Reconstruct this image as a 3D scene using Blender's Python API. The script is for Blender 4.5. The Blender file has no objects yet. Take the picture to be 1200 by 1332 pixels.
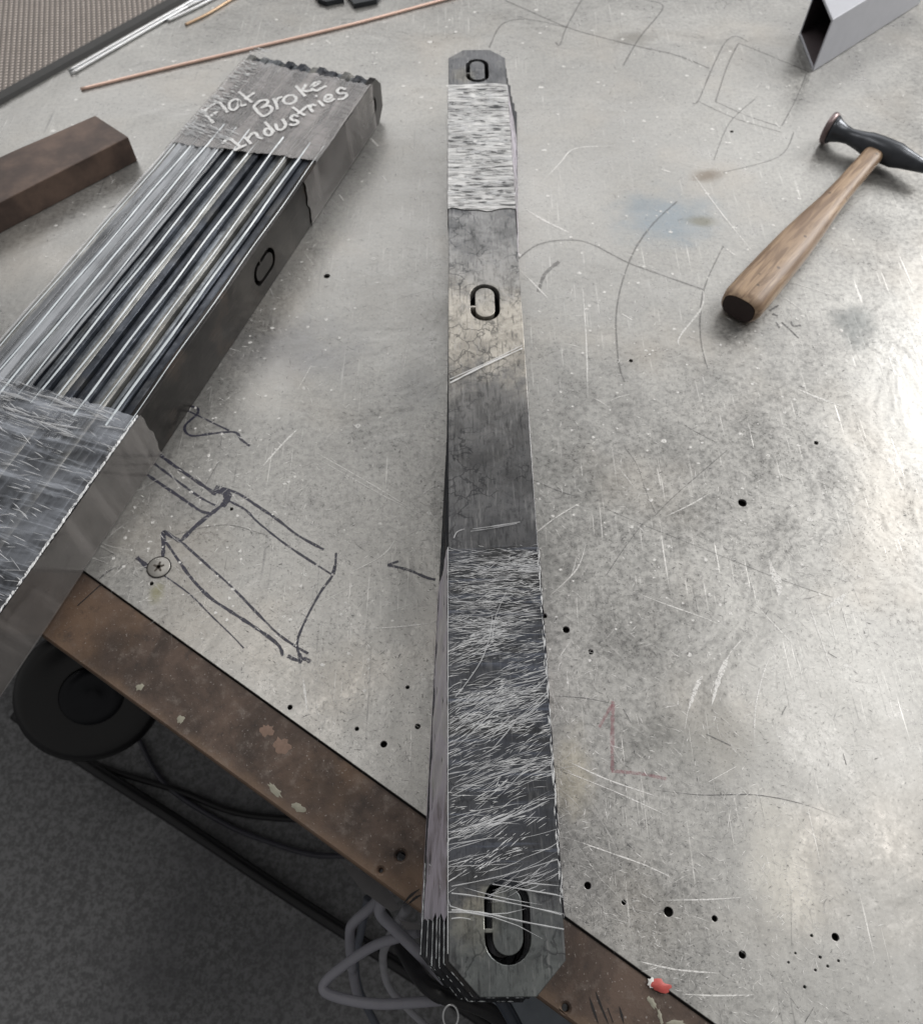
import bpy, bmesh, math, random
from mathutils import Vector, Matrix
R = math.radians
rnd = random.Random(7)
S = bpy.context.scene
C = S.collection

# ------------------------------------------------------------------ camera, light, exposure
HT = 0.667                      # lens above the bench top (z = 0)
PITCH = 59.2
cam = bpy.data.cameras.new('camera'); cam_o = bpy.data.objects.new('camera', cam); C.objects.link(cam_o)
cam_o.location = (0, 0, HT); cam_o.rotation_euler = (R(90 - PITCH), 0, 0)
cam.sensor_fit = 'VERTICAL'; cam.sensor_height = 24; cam.lens = 1001 / 1332 * 24
cam.clip_start = 0.02; cam.clip_end = 60
cam.dof.use_dof = True; cam.dof.focus_distance = 0.60; cam.dof.aperture_fstop = 6.5
S.camera = cam_o
w = bpy.data.worlds.new('World'); S.world = w; w.use_nodes = True
w.node_tree.nodes['Background'].inputs[0].default_value = (1.0, 0.985, 0.965, 1)
w.node_tree.nodes['Background'].inputs[1].default_value = 0.23
S.view_settings.view_transform = 'Standard'; S.view_settings.look = 'None'
S.view_settings.exposure = 0; S.view_settings.gamma = 1

def area(name, loc, target, sx, sy, power, col):
    l = bpy.data.lights.new(name, 'AREA'); l.shape = 'RECTANGLE'; l.size = sx; l.size_y = sy
    l.energy = power; l.color = col
    o = bpy.data.objects.new(name, l); C.objects.link(o); o.location = loc
    o.rotation_euler = (Vector(target) - Vector(loc)).to_track_quat('-Z', 'Y').to_euler()
    return o
area('door_light', (-.1, 3.7, 2.3), (.2, .6, 0), 5.2, 1.8, 62, (.99, .98, .97))
area('window_light', (3.4, 2.5, 2.1), (.1, .7, 0), 1.8, 1.5, 160, (1, .985, .96))
area('ceiling_light', (-.75, 1.15, 2.9), (-.75, 1.15, 0), .5, 1.3, 12, (1, .97, .93))
area('ceiling_light', (1.75, .75, 2.9), (1.75, .75, 0), .6, 1.7, 24, (1, .98, .95))

# ------------------------------------------------------------------ helpers
SP, CP = math.sin(R(PITCH)), math.cos(R(PITCH)); F = 1001.0
def P(px, py, z=0.0):
    """point of the photograph -> point on the horizontal plane at height z"""
    u, v = (px - 600) / F, (py - 666) / F
    down = SP + v * CP; fwd = CP - v * SP; k = (HT - z) / down
    return Vector((u * k, fwd * k, z))
def pxm(px, py, z=0.0):                                    # metres per photo pixel there
    v = (py - 666) / F; return (HT - z) / (SP + v * CP) / F

def tag(o, label=None, cat=None, group=None, kind=None):
    for k, v in (('label', label), ('category', cat), ('group', group), ('kind', kind)):
        if v: o[k] = v
    return o
def empty(name, loc, rz=0):
    o = bpy.data.objects.new(name, None); C.objects.link(o); o.location = loc; o.rotation_euler = (0, 0, rz)
    o.empty_display_size = .05
    return o
def mesh(name, verts, faces, mat, parent=None, smooth=False):
    m = bpy.data.meshes.new(name); m.from_pydata([tuple(v) for v in verts], [], faces); m.update()
    o = bpy.data.objects.new(name, m); C.objects.link(o); m.materials.append(mat)
    if smooth: m.polygons.foreach_set('use_smooth', [True] * len(m.polygons))
    if parent: o.parent = parent
    return o
def bevel(o, wdt, seg=2):
    b = o.modifiers.new('bevel', 'BEVEL'); b.width = wdt; b.segments = seg; b.limit_method = 'ANGLE'; b.angle_limit = R(35)
    return o
def slab_data(outline, z0, z1):
    n = len(outline)
    v = [(x, y, z0) for x, y in outline] + [(x, y, z1) for x, y in outline]
    f = [tuple(range(n - 1, -1, -1)), tuple(range(n, 2 * n))] + [(i, (i + 1) % n, n + (i + 1) % n, n + i) for i in range(n)]
    return v, f
def cut_plate(name, outline, holes, z0, z1, mat, parent=None, rim=0.0):
    """flat plate with holes, extruded from outlines"""
    cu = bpy.data.curves.new(name, 'CURVE'); cu.dimensions = '2D'; cu.fill_mode = 'BOTH'
    cu.extrude = (z1 - z0) / 2 - rim; cu.bevel_depth = rim; cu.bevel_resolution = 1; cu.offset = -rim
    for pts in [outline] + holes:
        s = cu.splines.new('POLY'); s.points.add(len(pts) - 1); s.use_cyclic_u = True
        for p, q in zip(s.points, pts): p.co = (q[0], q[1], 0, 1)
    t = bpy.data.objects.new('tmp', cu); C.objects.link(t)
    bpy.context.view_layer.update()
    dg = bpy.context.evaluated_depsgraph_get()
    m = bpy.data.meshes.new_from_object(t.evaluated_get(dg)); m.name = name
    bpy.data.objects.remove(t)
    m.transform(Matrix.Translation((0, 0, (z0 + z1) / 2)))
    m.materials.clear(); m.materials.append(mat)
    o = bpy.data.objects.new(name, m); C.objects.link(o)
    if parent: o.parent = parent
    return o
def catmull(pts, n=6):
    pts = [Vector(p) for p in pts]
    if len(pts) < 3: return pts
    out = []
    for i in range(len(pts) - 1):
        p0 = pts[max(i - 1, 0)]; p1 = pts[i]; p2 = pts[i + 1]; p3 = pts[min(i + 2, len(pts) - 1)]
        for k in range(n):
            t = k / n
            out.append(.5 * ((2 * p1) + (p2 - p0) * t + (2 * p0 - 5 * p1 + 4 * p2 - p3) * t * t + (3 * p1 - p0 - 3 * p2 + p3) * t ** 3))
    out.append(pts[-1]); return out
def ribbon(V, Fc, pts, width, up=Vector((0, 0, 1)), ridge=0.0, taper=False, jit=0.0):
    """thin mark laid along a path; ridge > 0 gives it a raised back"""
    n = len(pts); b = len(V)
    for i, p in enumerate(pts):
        d = (pts[min(i + 1, n - 1)] - pts[max(i - 1, 0)])
        if d.length < 1e-9: d = Vector((1, 0, 0))
        s = d.normalized().cross(up).normalized()
        wd = width[i] if isinstance(width, (list, tuple)) else width
        if jit: wd *= 1 + rnd.uniform(-jit, jit)
        if taper: wd *= max(.06, math.sin(math.pi * (i + .15) / (n - .7)))
        V.append(p - s * wd / 2)
        if ridge: V.append(p + up * min(ridge, wd * .5))
        V.append(p + s * wd / 2)
    k = 3 if ridge else 2
    for i in range(n - 1):
        a = b + i * k; c = a + k
        for j in range(k - 1): Fc.append((a + j, a + j + 1, c + j + 1, c + j))
def tube(name, pts, r, mat, parent=None, seg=10, n=6):
    path = catmull(pts, n); V = []; Fc = []
    ref = Vector((0, 0, 1))
    for i, p in enumerate(path):
        d = (path[min(i + 1, len(path) - 1)] - path[max(i - 1, 0)]).normalized()
        if abs(d.z) > .95: ref = Vector((1, 0, 0))
        s = d.cross(ref).normalized(); t = s.cross(d)
        rr = r[min(i // n, len(r) - 1)] if isinstance(r, list) else r
        for k in range(seg):
            a = 2 * math.pi * k / seg; V.append(p + s * math.cos(a) * rr + t * math.sin(a) * rr)
    for i in range(len(path) - 1):
        for k in range(seg):
            Fc.append((i * seg + k, i * seg + (k + 1) % seg, (i + 1) * seg + (k + 1) % seg, (i + 1) * seg + k))
    Fc.append(tuple(range(seg - 1, -1, -1))); b = (len(path) - 1) * seg; Fc.append(tuple(range(b, b + seg)))
    return mesh(name, V, Fc, mat, parent, True)
def lathe(name, prof, mat, parent=None, seg=40, M=Matrix()):
    V = []; Fc = []
    for r, z in prof:
        for k in range(seg):
            a = 2 * math.pi * k / seg; V.append(M @ Vector((r * math.cos(a), r * math.sin(a), z)))
    for i in range(len(prof) - 1):
        for k in range(seg): Fc.append((i * seg + k, i * seg + (k + 1) % seg, (i + 1) * seg + (k + 1) % seg, (i + 1) * seg + k))
    Fc.append(tuple(range(seg - 1, -1, -1))); b = (len(prof) - 1) * seg; Fc.append(tuple(range(b, b + seg)))
    return mesh(name, V, Fc, mat, parent, True)

# ------------------------------------------------------------------ node helpers
class N:
    def __init__(s, name):
        s.m = bpy.data.materials.new(name); s.m.use_nodes = True; s.t = s.m.node_tree; s.n = s.t.nodes; s.l = s.t.links
        s.b = s.n['Principled BSDF']; s.out = s.n['Material Output']
        s.tc = s.n.new('ShaderNodeTexCoord').outputs['Object']
    def new(s, t, **k):
        x = s.n.new(t)
        for a, v in k.items(): setattr(x, a, v)
        return x
    def put(s, sock, v):
        if hasattr(v, 'links') or isinstance(v, bpy.types.NodeSocket): s.l.new(v, sock)
        else:
            if isinstance(v, (tuple, list)) and len(v) == 3 and sock.type == 'RGBA': v = (*v, 1)
            sock.default_value = v
    def map(s, rot=(0, 0, 0), scale=(1, 1, 1), loc=(0, 0, 0), src=None):
        m = s.new('ShaderNodeMapping'); s.l.new(src or s.tc, m.inputs[0])
        m.inputs['Rotation'].default_value = [R(a) for a in rot]; m.inputs['Scale'].default_value = scale; m.inputs['Location'].default_value = loc
        return m.outputs[0]
    def noise(s, scale, detail=4, rough=.55, vec=None, dist=0):
        x = s.new('ShaderNodeTexNoise'); s.l.new(vec or s.tc, x.inputs['Vector'])
        x.inputs['Scale'].default_value = scale; x.inputs['Detail'].default_value = detail
        x.inputs['Roughness'].default_value = rough; x.inputs['Distortion'].default_value = dist
        return x.outputs['Fac']
    def voro(s, scale, vec=None, feature='F1', out='Distance'):
        x = s.new('ShaderNodeTexVoronoi', feature=feature); s.l.new(vec or s.tc, x.inputs['Vector']); x.inputs['Scale'].default_value = scale
        return x.outputs[out]
    def ramp(s, fac, a, b, lo=0.0, hi=1.0):
        x = s.new('ShaderNodeMapRange', interpolation_type='SMOOTHSTEP'); s.l.new(fac, x.inputs[0])
        x.inputs[1].default_value = a; x.inputs[2].default_value = b; x.inputs[3].default_value = lo; x.inputs[4].default_value = hi
        return x.outputs[0]
    def math(s, op, a, b=0.0):
        x = s.new('ShaderNodeMath', operation=op); s.put(x.inputs[0], a); s.put(x.inputs[1], b); return x.outputs[0]
    def mix(s, fac, a, b, mode='MIX'):
        x = s.new('ShaderNodeMix', data_type='RGBA', blend_type=mode)
        s.put(x.inputs[0], fac); s.put(x.inputs[6], a); s.put(x.inputs[7], b); return x.outputs[2]
    def bump(s, h, strength=.3, dist=.001, prev=None):
        x = s.new('ShaderNodeBump'); s.l.new(h, x.inputs['Height']); x.inputs['Strength'].default_value = strength; x.inputs['Distance'].default_value = dist
        if prev: s.l.new(prev, x.inputs['Normal'])
        return x.outputs[0]
    def set(s, **k):
        names = dict(color='Base Color', metal='Metallic', rough='Roughness', normal='Normal', alpha='Alpha', spec='Specular IOR Level', coat='Coat Weight', aniso='Anisotropic')
        for a, v in k.items(): s.put(s.b.inputs[names[a]], v)
        return s.m
def plain(name, col, rough=.5, metal=0.0, var=.25, scale=60, bump=.15):
    m = N(name); n = m.noise(scale, 5)
    c = m.mix(n, tuple(x * (1 - var) for x in col), tuple(x * (1 + var) for x in col))
    return m.set(color=c, rough=rough, metal=metal, normal=m.bump(m.noise(scale * 6, 3), bump, .0004))

# --- bench top: worn galvanised sheet
def sheet_material():
    m = N('worn_sheet')
    big = m.noise(3.2, 5, .6); mid = m.noise(14, 6, .65, dist=.6); fine = m.noise(160, 5, .7); grit = m.noise(700, 2, .6)
    col = m.mix(m.ramp(big, .35, .68), (.335, .329, .316), (.43, .425, .410))
    col = m.mix(m.ramp(mid, .30, .75), m.mix(.35, col, (.25, .25, .245)), m.mix(.18, col, (.56, .555, .53)))
    col = m.mix(m.ramp(fine, .30, .62), m.mix(.42, col, (.12, .12, .12)), col)
    spk = m.noise(330, 4, .75); col = m.mix(m.math('MULTIPLY', m.ramp(spk, .46, .34), .45), col, (.16, .16, .155)); col = m.mix(m.math('MULTIPLY', m.ramp(spk, .58, .70), .35), col, (.72, .71, .68))
    col = m.mix(m.math('MULTIPLY', m.ramp(grit, .60, .74), .35), col, (.70, .69, .66))
    tone = m.noise(6, 3, .5, m.map(loc=(3, 7, 1)))
    col = m.mix(m.math('MULTIPLY', m.ramp(tone, .5, .75), .35), col, (.42, .38, .33))
    # pits
    pit = m.math('MULTIPLY', m.ramp(m.voro(230), .12, .20, 1, 0), m.ramp(m.noise(9, 2), .45, .6))
    col = m.mix(m.math('MULTIPLY', pit, .6), col, (.08, .08, .08))
    # fine scratches at several angles
    h = None
    for i, (rot, sc) in enumerate(((25, 90), (-40, 70), (80, 110), (5, 60), (-72, 80), (52, 100))):
        v = m.map(rot=(0, 0, rot), scale=(1, .022, 1), loc=(i * 1.7, i * .9, 0))
        s_ = m.noise(sc * 5, 2, .5, v, .15)
        gate = m.ramp(m.noise(7, 3, .6, m.map(loc=(i * 3.1, i * 5.3, 0))), .50, .66)
        s1 = m.math('MULTIPLY', m.ramp(s_, .655, .72), gate)
        col = m.mix(m.math('MULTIPLY', s1, .55), col, (.72, .71, .69) if i % 3 else (.17, .17, .17))
        h = s1 if h is None else m.math('ADD', h, s1)
    # stains, dark patches and pale patches with places of their own
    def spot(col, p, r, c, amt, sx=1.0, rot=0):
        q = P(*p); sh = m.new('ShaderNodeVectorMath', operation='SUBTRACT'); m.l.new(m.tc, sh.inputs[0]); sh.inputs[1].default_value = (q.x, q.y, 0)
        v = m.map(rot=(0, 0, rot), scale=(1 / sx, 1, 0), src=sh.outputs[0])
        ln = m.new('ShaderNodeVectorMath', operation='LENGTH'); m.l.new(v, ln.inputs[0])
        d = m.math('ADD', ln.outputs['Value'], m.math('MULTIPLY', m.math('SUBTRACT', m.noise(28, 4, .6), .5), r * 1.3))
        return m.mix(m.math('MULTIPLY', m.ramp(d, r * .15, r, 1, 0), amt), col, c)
    col = spot(col, (868, 285), .075, (.18, .225, .265), .62, 1.2)
    col = spot(col, (917, 228), .02, (.15, .12, .09), .75, 1.6)
    col = spot(col, (912, 288), .016, (.16, .15, .11), .7, 2.0)
    col = spot(col, (824, 50), .03, (.17, .16, .14), .6, 1.5)
    col = spot(col, (545, 505), .05, (.20, .20, .20), .45)
    col = spot(col, (375, 455), .07, (.19, .19, .20), .5, 1.8, 50)
    col = spot(col, (1110, 420), .05, (.14, .15, .15), .7, .7)  # soft dark patch by the right edge
    col = spot(col, (905, 960), .045, (.16, .16, .15), .45, 1.8, -35)
    col = spot(col, (530, 790), .06, (.22, .22, .215), .4)
    col = spot(col, (203, 770), .016, (.27, .26, .16), .75, .6)
    col = spot(col, (745, 1000), .05, (.44, .40, .31), .5, .5)
    col = spot(col, (1010, 1130), .07, (.55, .53, .48), .4, .5)  # soft pale patch, longer than wide
    col = spot(col, (345, 520), .08, (.50, .49, .47), .35, .6)
    rough = m.math('ADD', m.ramp(mid, .25, .75, .26, .42), m.ramp(fine, .3, .7, -.04, .10))
    b = m.bump(h, .25, .0003); b = m.bump(fine, .22, .0003, b); b = m.bump(m.noise(9, 4, .55, dist=.5), .35, .006, b)
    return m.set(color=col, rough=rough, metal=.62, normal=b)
M_sheet = sheet_material()

def steel_material(name, dark, mid_, light, warm, sc=1.0, crackle=True, patches=False):
    """mill-scale steel, grain along local Y"""
    m = N(name)
    info = m.new('ShaderNodeObjectInfo')
    sh = m.new('ShaderNodeVectorMath', operation='ADD'); m.l.new(m.tc, sh.inputs[0])
    rv = m.new('ShaderNodeCombineXYZ'); m.l.new(m.math('MULTIPLY', info.outputs['Random'], 9), rv.inputs[0]); m.l.new(m.math('MULTIPLY', info.outputs['Random'], 31), rv.inputs[1])
    m.l.new(rv.outputs[0], sh.inputs[1]); base = sh.outputs[0]
    a = m.noise(9 * sc, 5, .6, base, .5); b = m.noise(38 * sc, 6, .7, base, .8)
    g = m.noise(420, 3, .6, m.map(scale=(1, .10, 1), src=base))
    col = m.mix(m.ramp(a, .36, .62), dark, mid_)
    col = m.mix(m.math('MULTIPLY', m.ramp(b, .50, .72), .55), col, light)
    col = m.mix(m.math('MULTIPLY', m.ramp(m.noise(13 * sc, 4, .6, m.map(loc=(5, 2, 8), src=base)), .55, .68), .6), col, warm)
    if patches:                       # paler patches: worn scale and reflections, both put into the colour
        for (px_, py_, rr, cl, am) in ((0, .56, .13, (.46, .43, .38), .95), (.012, .70, .09, (.26, .26, .26), .8), (0, .44, .10, (.17, .17, .17), .8), (-.018, .045, .022, (.30, .28, .23), .8), (.0, .02, .05, (.16, .175, .17), .6), (-.02, 1.03, .02, (.22, .21, .18), .6), (0, .40, .12, (.13, .13, .135), .6)):
            sb = m.new('ShaderNodeVectorMath', operation='SUBTRACT'); m.l.new(m.tc, sb.inputs[0]); sb.inputs[1].default_value = (px_, py_, 0)
            ln = m.new('ShaderNodeVectorMath', operation='LENGTH'); m.l.new(m.map(scale=(1, .8, 0), src=sb.outputs[0]), ln.inputs[0])
            dd_ = m.math('ADD', ln.outputs['Value'], m.math('MULTIPLY', m.math('SUBTRACT', m.noise(45, 5, .7), .5), rr * 1.6))
            col = m.mix(m.math('MULTIPLY', m.ramp(dd_, rr * .4, rr, 1, 0), am), col, m.mix(m.ramp(b, .36, .60), tuple(x * .62 for x in cl), cl))
    col = m.mix(m.math('MULTIPLY', m.ramp(m.noise(260, 4, .75, m.map(scale=(1, .5, 1), src=base)), .46, .34), .40), col, tuple(x * .4 for x in dark))
    col = m.mix(m.math('MULTIPLY', m.ramp(g, .56, .70), .30), col, tuple(x * 1.7 for x in light))
    col = m.mix(m.math('MULTIPLY', m.ramp(g, .44, .32), .45), col, tuple(x * .35 for x in dark))
    nrm = m.bump(g, .15, .0002)
    if crackle:
        dv = m.new('ShaderNodeVectorMath', operation='ADD'); m.l.new(base, dv.inputs[0])
        nz = m.new('ShaderNodeTexNoise'); m.l.new(base, nz.inputs['Vector']); nz.inputs['Scale'].default_value = 60; nz.inputs['Detail'].default_value = 4
        sc_ = m.new('ShaderNodeVectorMath', operation='SCALE'); m.l.new(nz.outputs['Color'], sc_.inputs[0]); sc_.inputs['Scale'].default_value = .03
        m.l.new(sc_.outputs[0], dv.inputs[1])
        e = m.voro(48, dv.outputs[0], 'DISTANCE_TO_EDGE')
        ln = m.math('MULTIPLY', m.ramp(e, .018, .05, 1, 0), m.ramp(m.noise(22, 3, .6, base), .47, .60))
        col = m.mix(m.math('MULTIPLY', ln, .6), col, tuple(x * .4 for x in dark))
        nrm = m.bump(ln, -.15, .0003, nrm)
    nrm = m.bump(b, .12, .0008, nrm)
    return m.set(color=col, rough=m.ramp(a, .3, .7, .42, .27), metal=.6, normal=nrm)
M_bar = steel_material('mill_scale_steel', (.050, .053, .060), (.095, .098, .106), (.19, .19, .19), (.10, .10, .10), patches=True)
M_bar_shade = steel_material('shaded_mill_scale_steel', (.012, .013, .016), (.028, .030, .036), (.07, .07, .075), (.06, .055, .05), 1.0, False)  # darker copy for the lower bars, puts the shade inside the slots into colour
M_edge = steel_material('bar_edge_navy', (.018, .022, .030), (.050, .058, .074), (.12, .13, .15), (.09, .09, .09), 1.5, False)
M_edge_tan = steel_material('bar_edge_tan', (.13, .13, .125), (.27, .27, .26), (.40, .40, .385), (.30, .285, .26), 1.5, False)
M_edge_grey = steel_material('bar_edge_grey', (.08, .088, .10), (.22, .24, .265), (.42, .45, .48), (.22, .22, .21), 1.5, False)
M_side = steel_material('dark_brown_scale', (.009, .008, .008), (.018, .016, .015), (.035, .030, .028), (.045, .032, .024), 1.2, False)

def film_material(name, tint, base_a, streak_a, rough=.16, rot=0, stretch=(.05, 1, 1), scale=260, t0=.52, t1=.72, lo=.35, hi=.7):
    """stretch film: clear glossy layer, milky where it is creased"""
    m = N(name)
    v = m.map(rot=(0, 0, rot), scale=stretch)
    s1 = m.noise(scale, 4, .6, v, .5); s2 = m.noise(22, 4, .6, m.map(scale=(.6, 1, 1)), .6)
    milky = m.math('ADD', m.math('MULTIPLY', m.ramp(s1, t0, t1), streak_a), m.math('MULTIPLY', m.ramp(s2, lo, hi), base_a))
    m.set(color=tint, rough=.45, normal=m.bump(s1, .5, .0006))
    tr = m.new('ShaderNodeBsdfTransparent'); gl = m.new('ShaderNodeBsdfGlossy'); gl.inputs['Roughness'].default_value = rough
    nb = m.bump(s1, .35, .0006, m.bump(m.noise(90, 3), .3, .001)); m.l.new(nb, gl.inputs['Normal'])
    fr = m.new('ShaderNodeFresnel'); fr.inputs[0].default_value = 1.6; m.l.new(nb, fr.inputs['Normal'])
    a = m.new('ShaderNodeMixShader'); m.l.new(fr.outputs[0], a.inputs[0]); m.l.new(tr.outputs[0], a.inputs[1]); m.l.new(gl.outputs[0], a.inputs[2])
    b = m.new('ShaderNodeMixShader'); m.l.new(milky, b.inputs[0]); m.l.new(a.outputs[0], b.inputs[1]); m.l.new(m.b.outputs[0], b.inputs[2])
    m.l.new(b.outputs[0], m.out.inputs[0])
    return m.m
M_film_low = film_material('stretch_film_clear', (.36, .42, .58), .05, .12, .10)
M_film_side = film_material('stretch_film_gathered', (.58, .54, .62), .85, .5, .3, 0, (1, .06, 1), 420, .38, .6)
M_film_top = film_material('stretch_film_milky', (.66, .66, .66), .40, .70, .3, 0, (.09, 1, 1), 300, .36, .56)
M_film_text = film_material('stretch_film_creased', (.42, .395, .39), .32, .38, .22, -19, (1, .08, 1), 60, .42, .7, .1, .7)
M_film_near = film_material('stretch_film_wide', (.60, .64, .72), .36, .34, .10, -25, (.10, 1, 1), 90, .46, .70, .2, .8)
M_film_face = film_material('stretch_film_taut', (.34, .32, .31), .30, .20, .06, 0, (1, 1, .12), 30, .45, .7, -.2, .7)
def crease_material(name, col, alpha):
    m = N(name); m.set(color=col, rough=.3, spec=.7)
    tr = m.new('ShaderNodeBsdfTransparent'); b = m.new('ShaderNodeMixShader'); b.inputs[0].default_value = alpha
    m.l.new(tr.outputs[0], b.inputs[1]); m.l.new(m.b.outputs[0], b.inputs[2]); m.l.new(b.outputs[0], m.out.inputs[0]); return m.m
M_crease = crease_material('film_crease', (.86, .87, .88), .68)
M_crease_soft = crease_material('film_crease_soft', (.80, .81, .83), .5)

# ------------------------------------------------------------------ floor
mf = N('workshop_concrete')
c_ = mf.mix(mf.ramp(mf.noise(110, 5, .8), .40, .60), (.13, .131, .136), (.25, .253, .262))
c_ = mf.mix(mf.math('MULTIPLY', mf.ramp(mf.noise(3, 3), .45, .65), .5), c_, (.12, .12, .13))
mf.set(color=c_, rough=.8, normal=mf.bump(mf.noise(60, 5), .4, .004))
FZ = -.86
tag(mesh('floor', [(-6, -4, FZ), (6, -4, FZ), (6, 8, FZ), (-6, 8, FZ)], [(0, 1, 2, 3)], mf.m), kind='structure')

# ------------------------------------------------------------------ workbench
bench = tag(empty('workbench', (0, .8, FZ)), 'workbench topped with worn scratched grey sheet metal and a rusty brown steel edge strip', 'workbench')
def child(o): o.parent = bench; o.matrix_parent_inverse = Matrix.Translation(bench.location).inverted(); return o
A = P(109, 742); B = P(930, 1332); d = (B - A).normalized(); nrm_out = Vector((d.y, -d.x, 0))
if nrm_out.y > 0: nrm_out = -nrm_out
E0 = A - d * 1.4; E1 = B + d * 1.0
def circ(px, py, r_px, z=0.0, n=14):
    c = P(px, py, z); r = r_px * pxm(px, py, z)
    return [(c.x + r * math.cos(2 * math.pi * k / n), c.y + r * math.sin(2 * math.pi * k / n)) for k in range(n)]
holes = [(820, 469, 2.6), (965, 654, 5.6), (1061, 576, 2.8), (736, 819, 4.6), (708, 801, 3.2), (768, 848, 3.4), (499, 968, 4.2),
         (543, 945, 3.4), (530, 894, 2.4), (425, 359, 4), (764, 1152, 4.5), (811, 1174, 3), (869, 1186, 6), (929, 1195, 3.6),
         (965, 1242, 4.6), (1086, 1219, 4.6), (377, 920, 3.2), (464, 948, 2.6), (301, 662, 2.4), (197, 759, 2.6), (951, 171, 2.4),
         (1055, 1217, 1.8), (1066, 1245, 1.8), (1046, 1284, 1.8), (1076, 1257, 1.6), (1060, 1262, 1.5), (1090, 1250, 1.5), (1034, 1240, 1.3), (1025, 1252, 1.3)]
far = [(2.4, E1.y), (2.4, 2.6), (-2.4, 2.6), (-2.4, E0.y)]
outline = [(E0.x, E0.y), (E1.x, E1.y)] + far
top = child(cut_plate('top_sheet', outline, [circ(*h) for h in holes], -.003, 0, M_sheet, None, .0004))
M_under = plain('dark_core', (.02, .018, .016), .8)  # near-black core seen through the holes and the seam
v, f = slab_data([((p[0]) - nrm_out.x * .002, (p[1]) - nrm_out.y * .002) for p in outline], -.05, -.009)
child(mesh('bench_core', v, f, M_under))
# rusty edge strip
mr = N('rusty_edge_steel')
a_ = mr.noise(12, 5, .65, dist=.7); b_ = mr.noise(70, 5, .7); g_ = mr.noise(500, 3)
cc = mr.mix(mr.ramp(a_, .35, .65), (.045, .032, .026), (.105, .072, .056))
cc = mr.mix(mr.math('MULTIPLY', mr.ramp(mr.noise(6, 4, .6, mr.map(loc=(2, 2, 2))), .52, .70), .6), cc, (.17, .105, .065))
cc = mr.mix(mr.math('MULTIPLY', mr.ramp(b_, .52, .7), .35), cc, (.19, .16, .14))
cc = mr.mix(mr.math('MULTIPLY', mr.ramp(g_, .64, .72), .5), cc, (.34, .31, .29))
cc = mr.mix(mr.math('MULTIPLY', mr.ramp(b_, .44, .3), .5), cc, (.03, .026, .025))
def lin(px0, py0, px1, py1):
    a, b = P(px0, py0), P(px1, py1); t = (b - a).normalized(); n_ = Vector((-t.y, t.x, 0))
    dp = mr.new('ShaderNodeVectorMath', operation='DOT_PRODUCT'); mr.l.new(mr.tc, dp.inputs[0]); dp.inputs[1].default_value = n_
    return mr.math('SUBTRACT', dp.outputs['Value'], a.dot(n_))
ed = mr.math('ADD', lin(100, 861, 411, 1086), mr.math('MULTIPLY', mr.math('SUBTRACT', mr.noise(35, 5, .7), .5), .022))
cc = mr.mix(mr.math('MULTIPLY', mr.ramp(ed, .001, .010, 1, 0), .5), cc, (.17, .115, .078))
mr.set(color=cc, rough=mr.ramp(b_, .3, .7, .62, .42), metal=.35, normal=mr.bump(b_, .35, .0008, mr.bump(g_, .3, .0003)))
ZE = -.0015
o0 = P(100, 861, ZE); o1 = P(411, 1086, ZE); o2 = P(691, 1293, ZE)
do = (o2 - o0).normalized()
gap = nrm_out * .0014
def on_line(p, dd, t): return p + dd * t
ia = E0 + gap; ib = E1 + gap
oa = o0 - do * 1.2; ob = o2 + do * 1.0
v, f = slab_data([(oa.x, oa.y), (ob.x, ob.y), (ib.x, ib.y), (ia.x, ia.y)], ZE - .011, ZE)
edge_holes = []
for px, py, r in ((521, 1113, 6), (735, 1311, 4.5), (495, 1132, 2.6)): edge_holes.append(circ(px, py, r, ZE))
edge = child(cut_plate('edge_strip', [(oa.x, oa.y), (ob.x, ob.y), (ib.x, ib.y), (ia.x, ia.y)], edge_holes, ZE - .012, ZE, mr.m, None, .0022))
# apron below the strip and frame
apin = 0.03
v, f = slab_data([(oa.x - nrm_out.x * apin, oa.y - nrm_out.y * apin), (ob.x - nrm_out.x * apin, ob.y - nrm_out.y * apin),
                  (ob.x - nrm_out.x * (apin + .05), ob.y - nrm_out.y * (apin + .05)), (oa.x - nrm_out.x * (apin + .05), oa.y - nrm_out.y * (apin + .05))], -.115, -.052)
M_blackpaint = plain('black_painted_steel', (.018, .018, .020), .4, .2)
child(mesh('apron_rail', v, f, M_blackpaint))
for t in (-.55, 1.25):
    q = o1 + do * t - nrm_out * .10
    v, f = slab_data([(q.x + x, q.y + y) for x, y in ((-.035, -.035), (.035, -.035), (.035, .035), (-.035, .035))], FZ, -.116)
    child(mesh('leg', v, f, M_blackpaint))

# marks on the sheet --------------------------------------------------
def ink(name, col, rough=.5, fade=.8, a=.93):
    m = N(name); m.set(color=col, rough=rough)
    tr = m.new('ShaderNodeBsdfTransparent'); b = m.new('ShaderNodeMixShader')
    m.l.new(m.ramp(m.noise(420, 4, .7), .30, .55, a * (1 - fade), a), b.inputs[0])
    m.l.new(tr.outputs[0], b.inputs[1]); m.l.new(m.b.outputs[0], b.inputs[2]); m.l.new(b.outputs[0], m.out.inputs[0]); return m.m
M_ink = ink('blue_black_marker', (.030, .030, .050), .45, .5)
M_pencil = ink('faded_pencil_line', (.12, .12, .12), .6, .85, .42)
M_redink = ink('faded_red_marker', (.36, .12, .15), .6, .85, .34)
M_scr = ink('bright_scratch', (.85, .84, .82), .3, .75, .8)
M_scr_s = ink('faint_scratch', (.70, .69, .67), .35, .8, .42)
M_scr_d = ink('dark_scratch', (.09, .09, .095), .5, .7, .62)
M_scr_ds = ink('faint_dark_scratch', (.10, .10, .10), .5, .7, .45)
ZI = .00012
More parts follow.
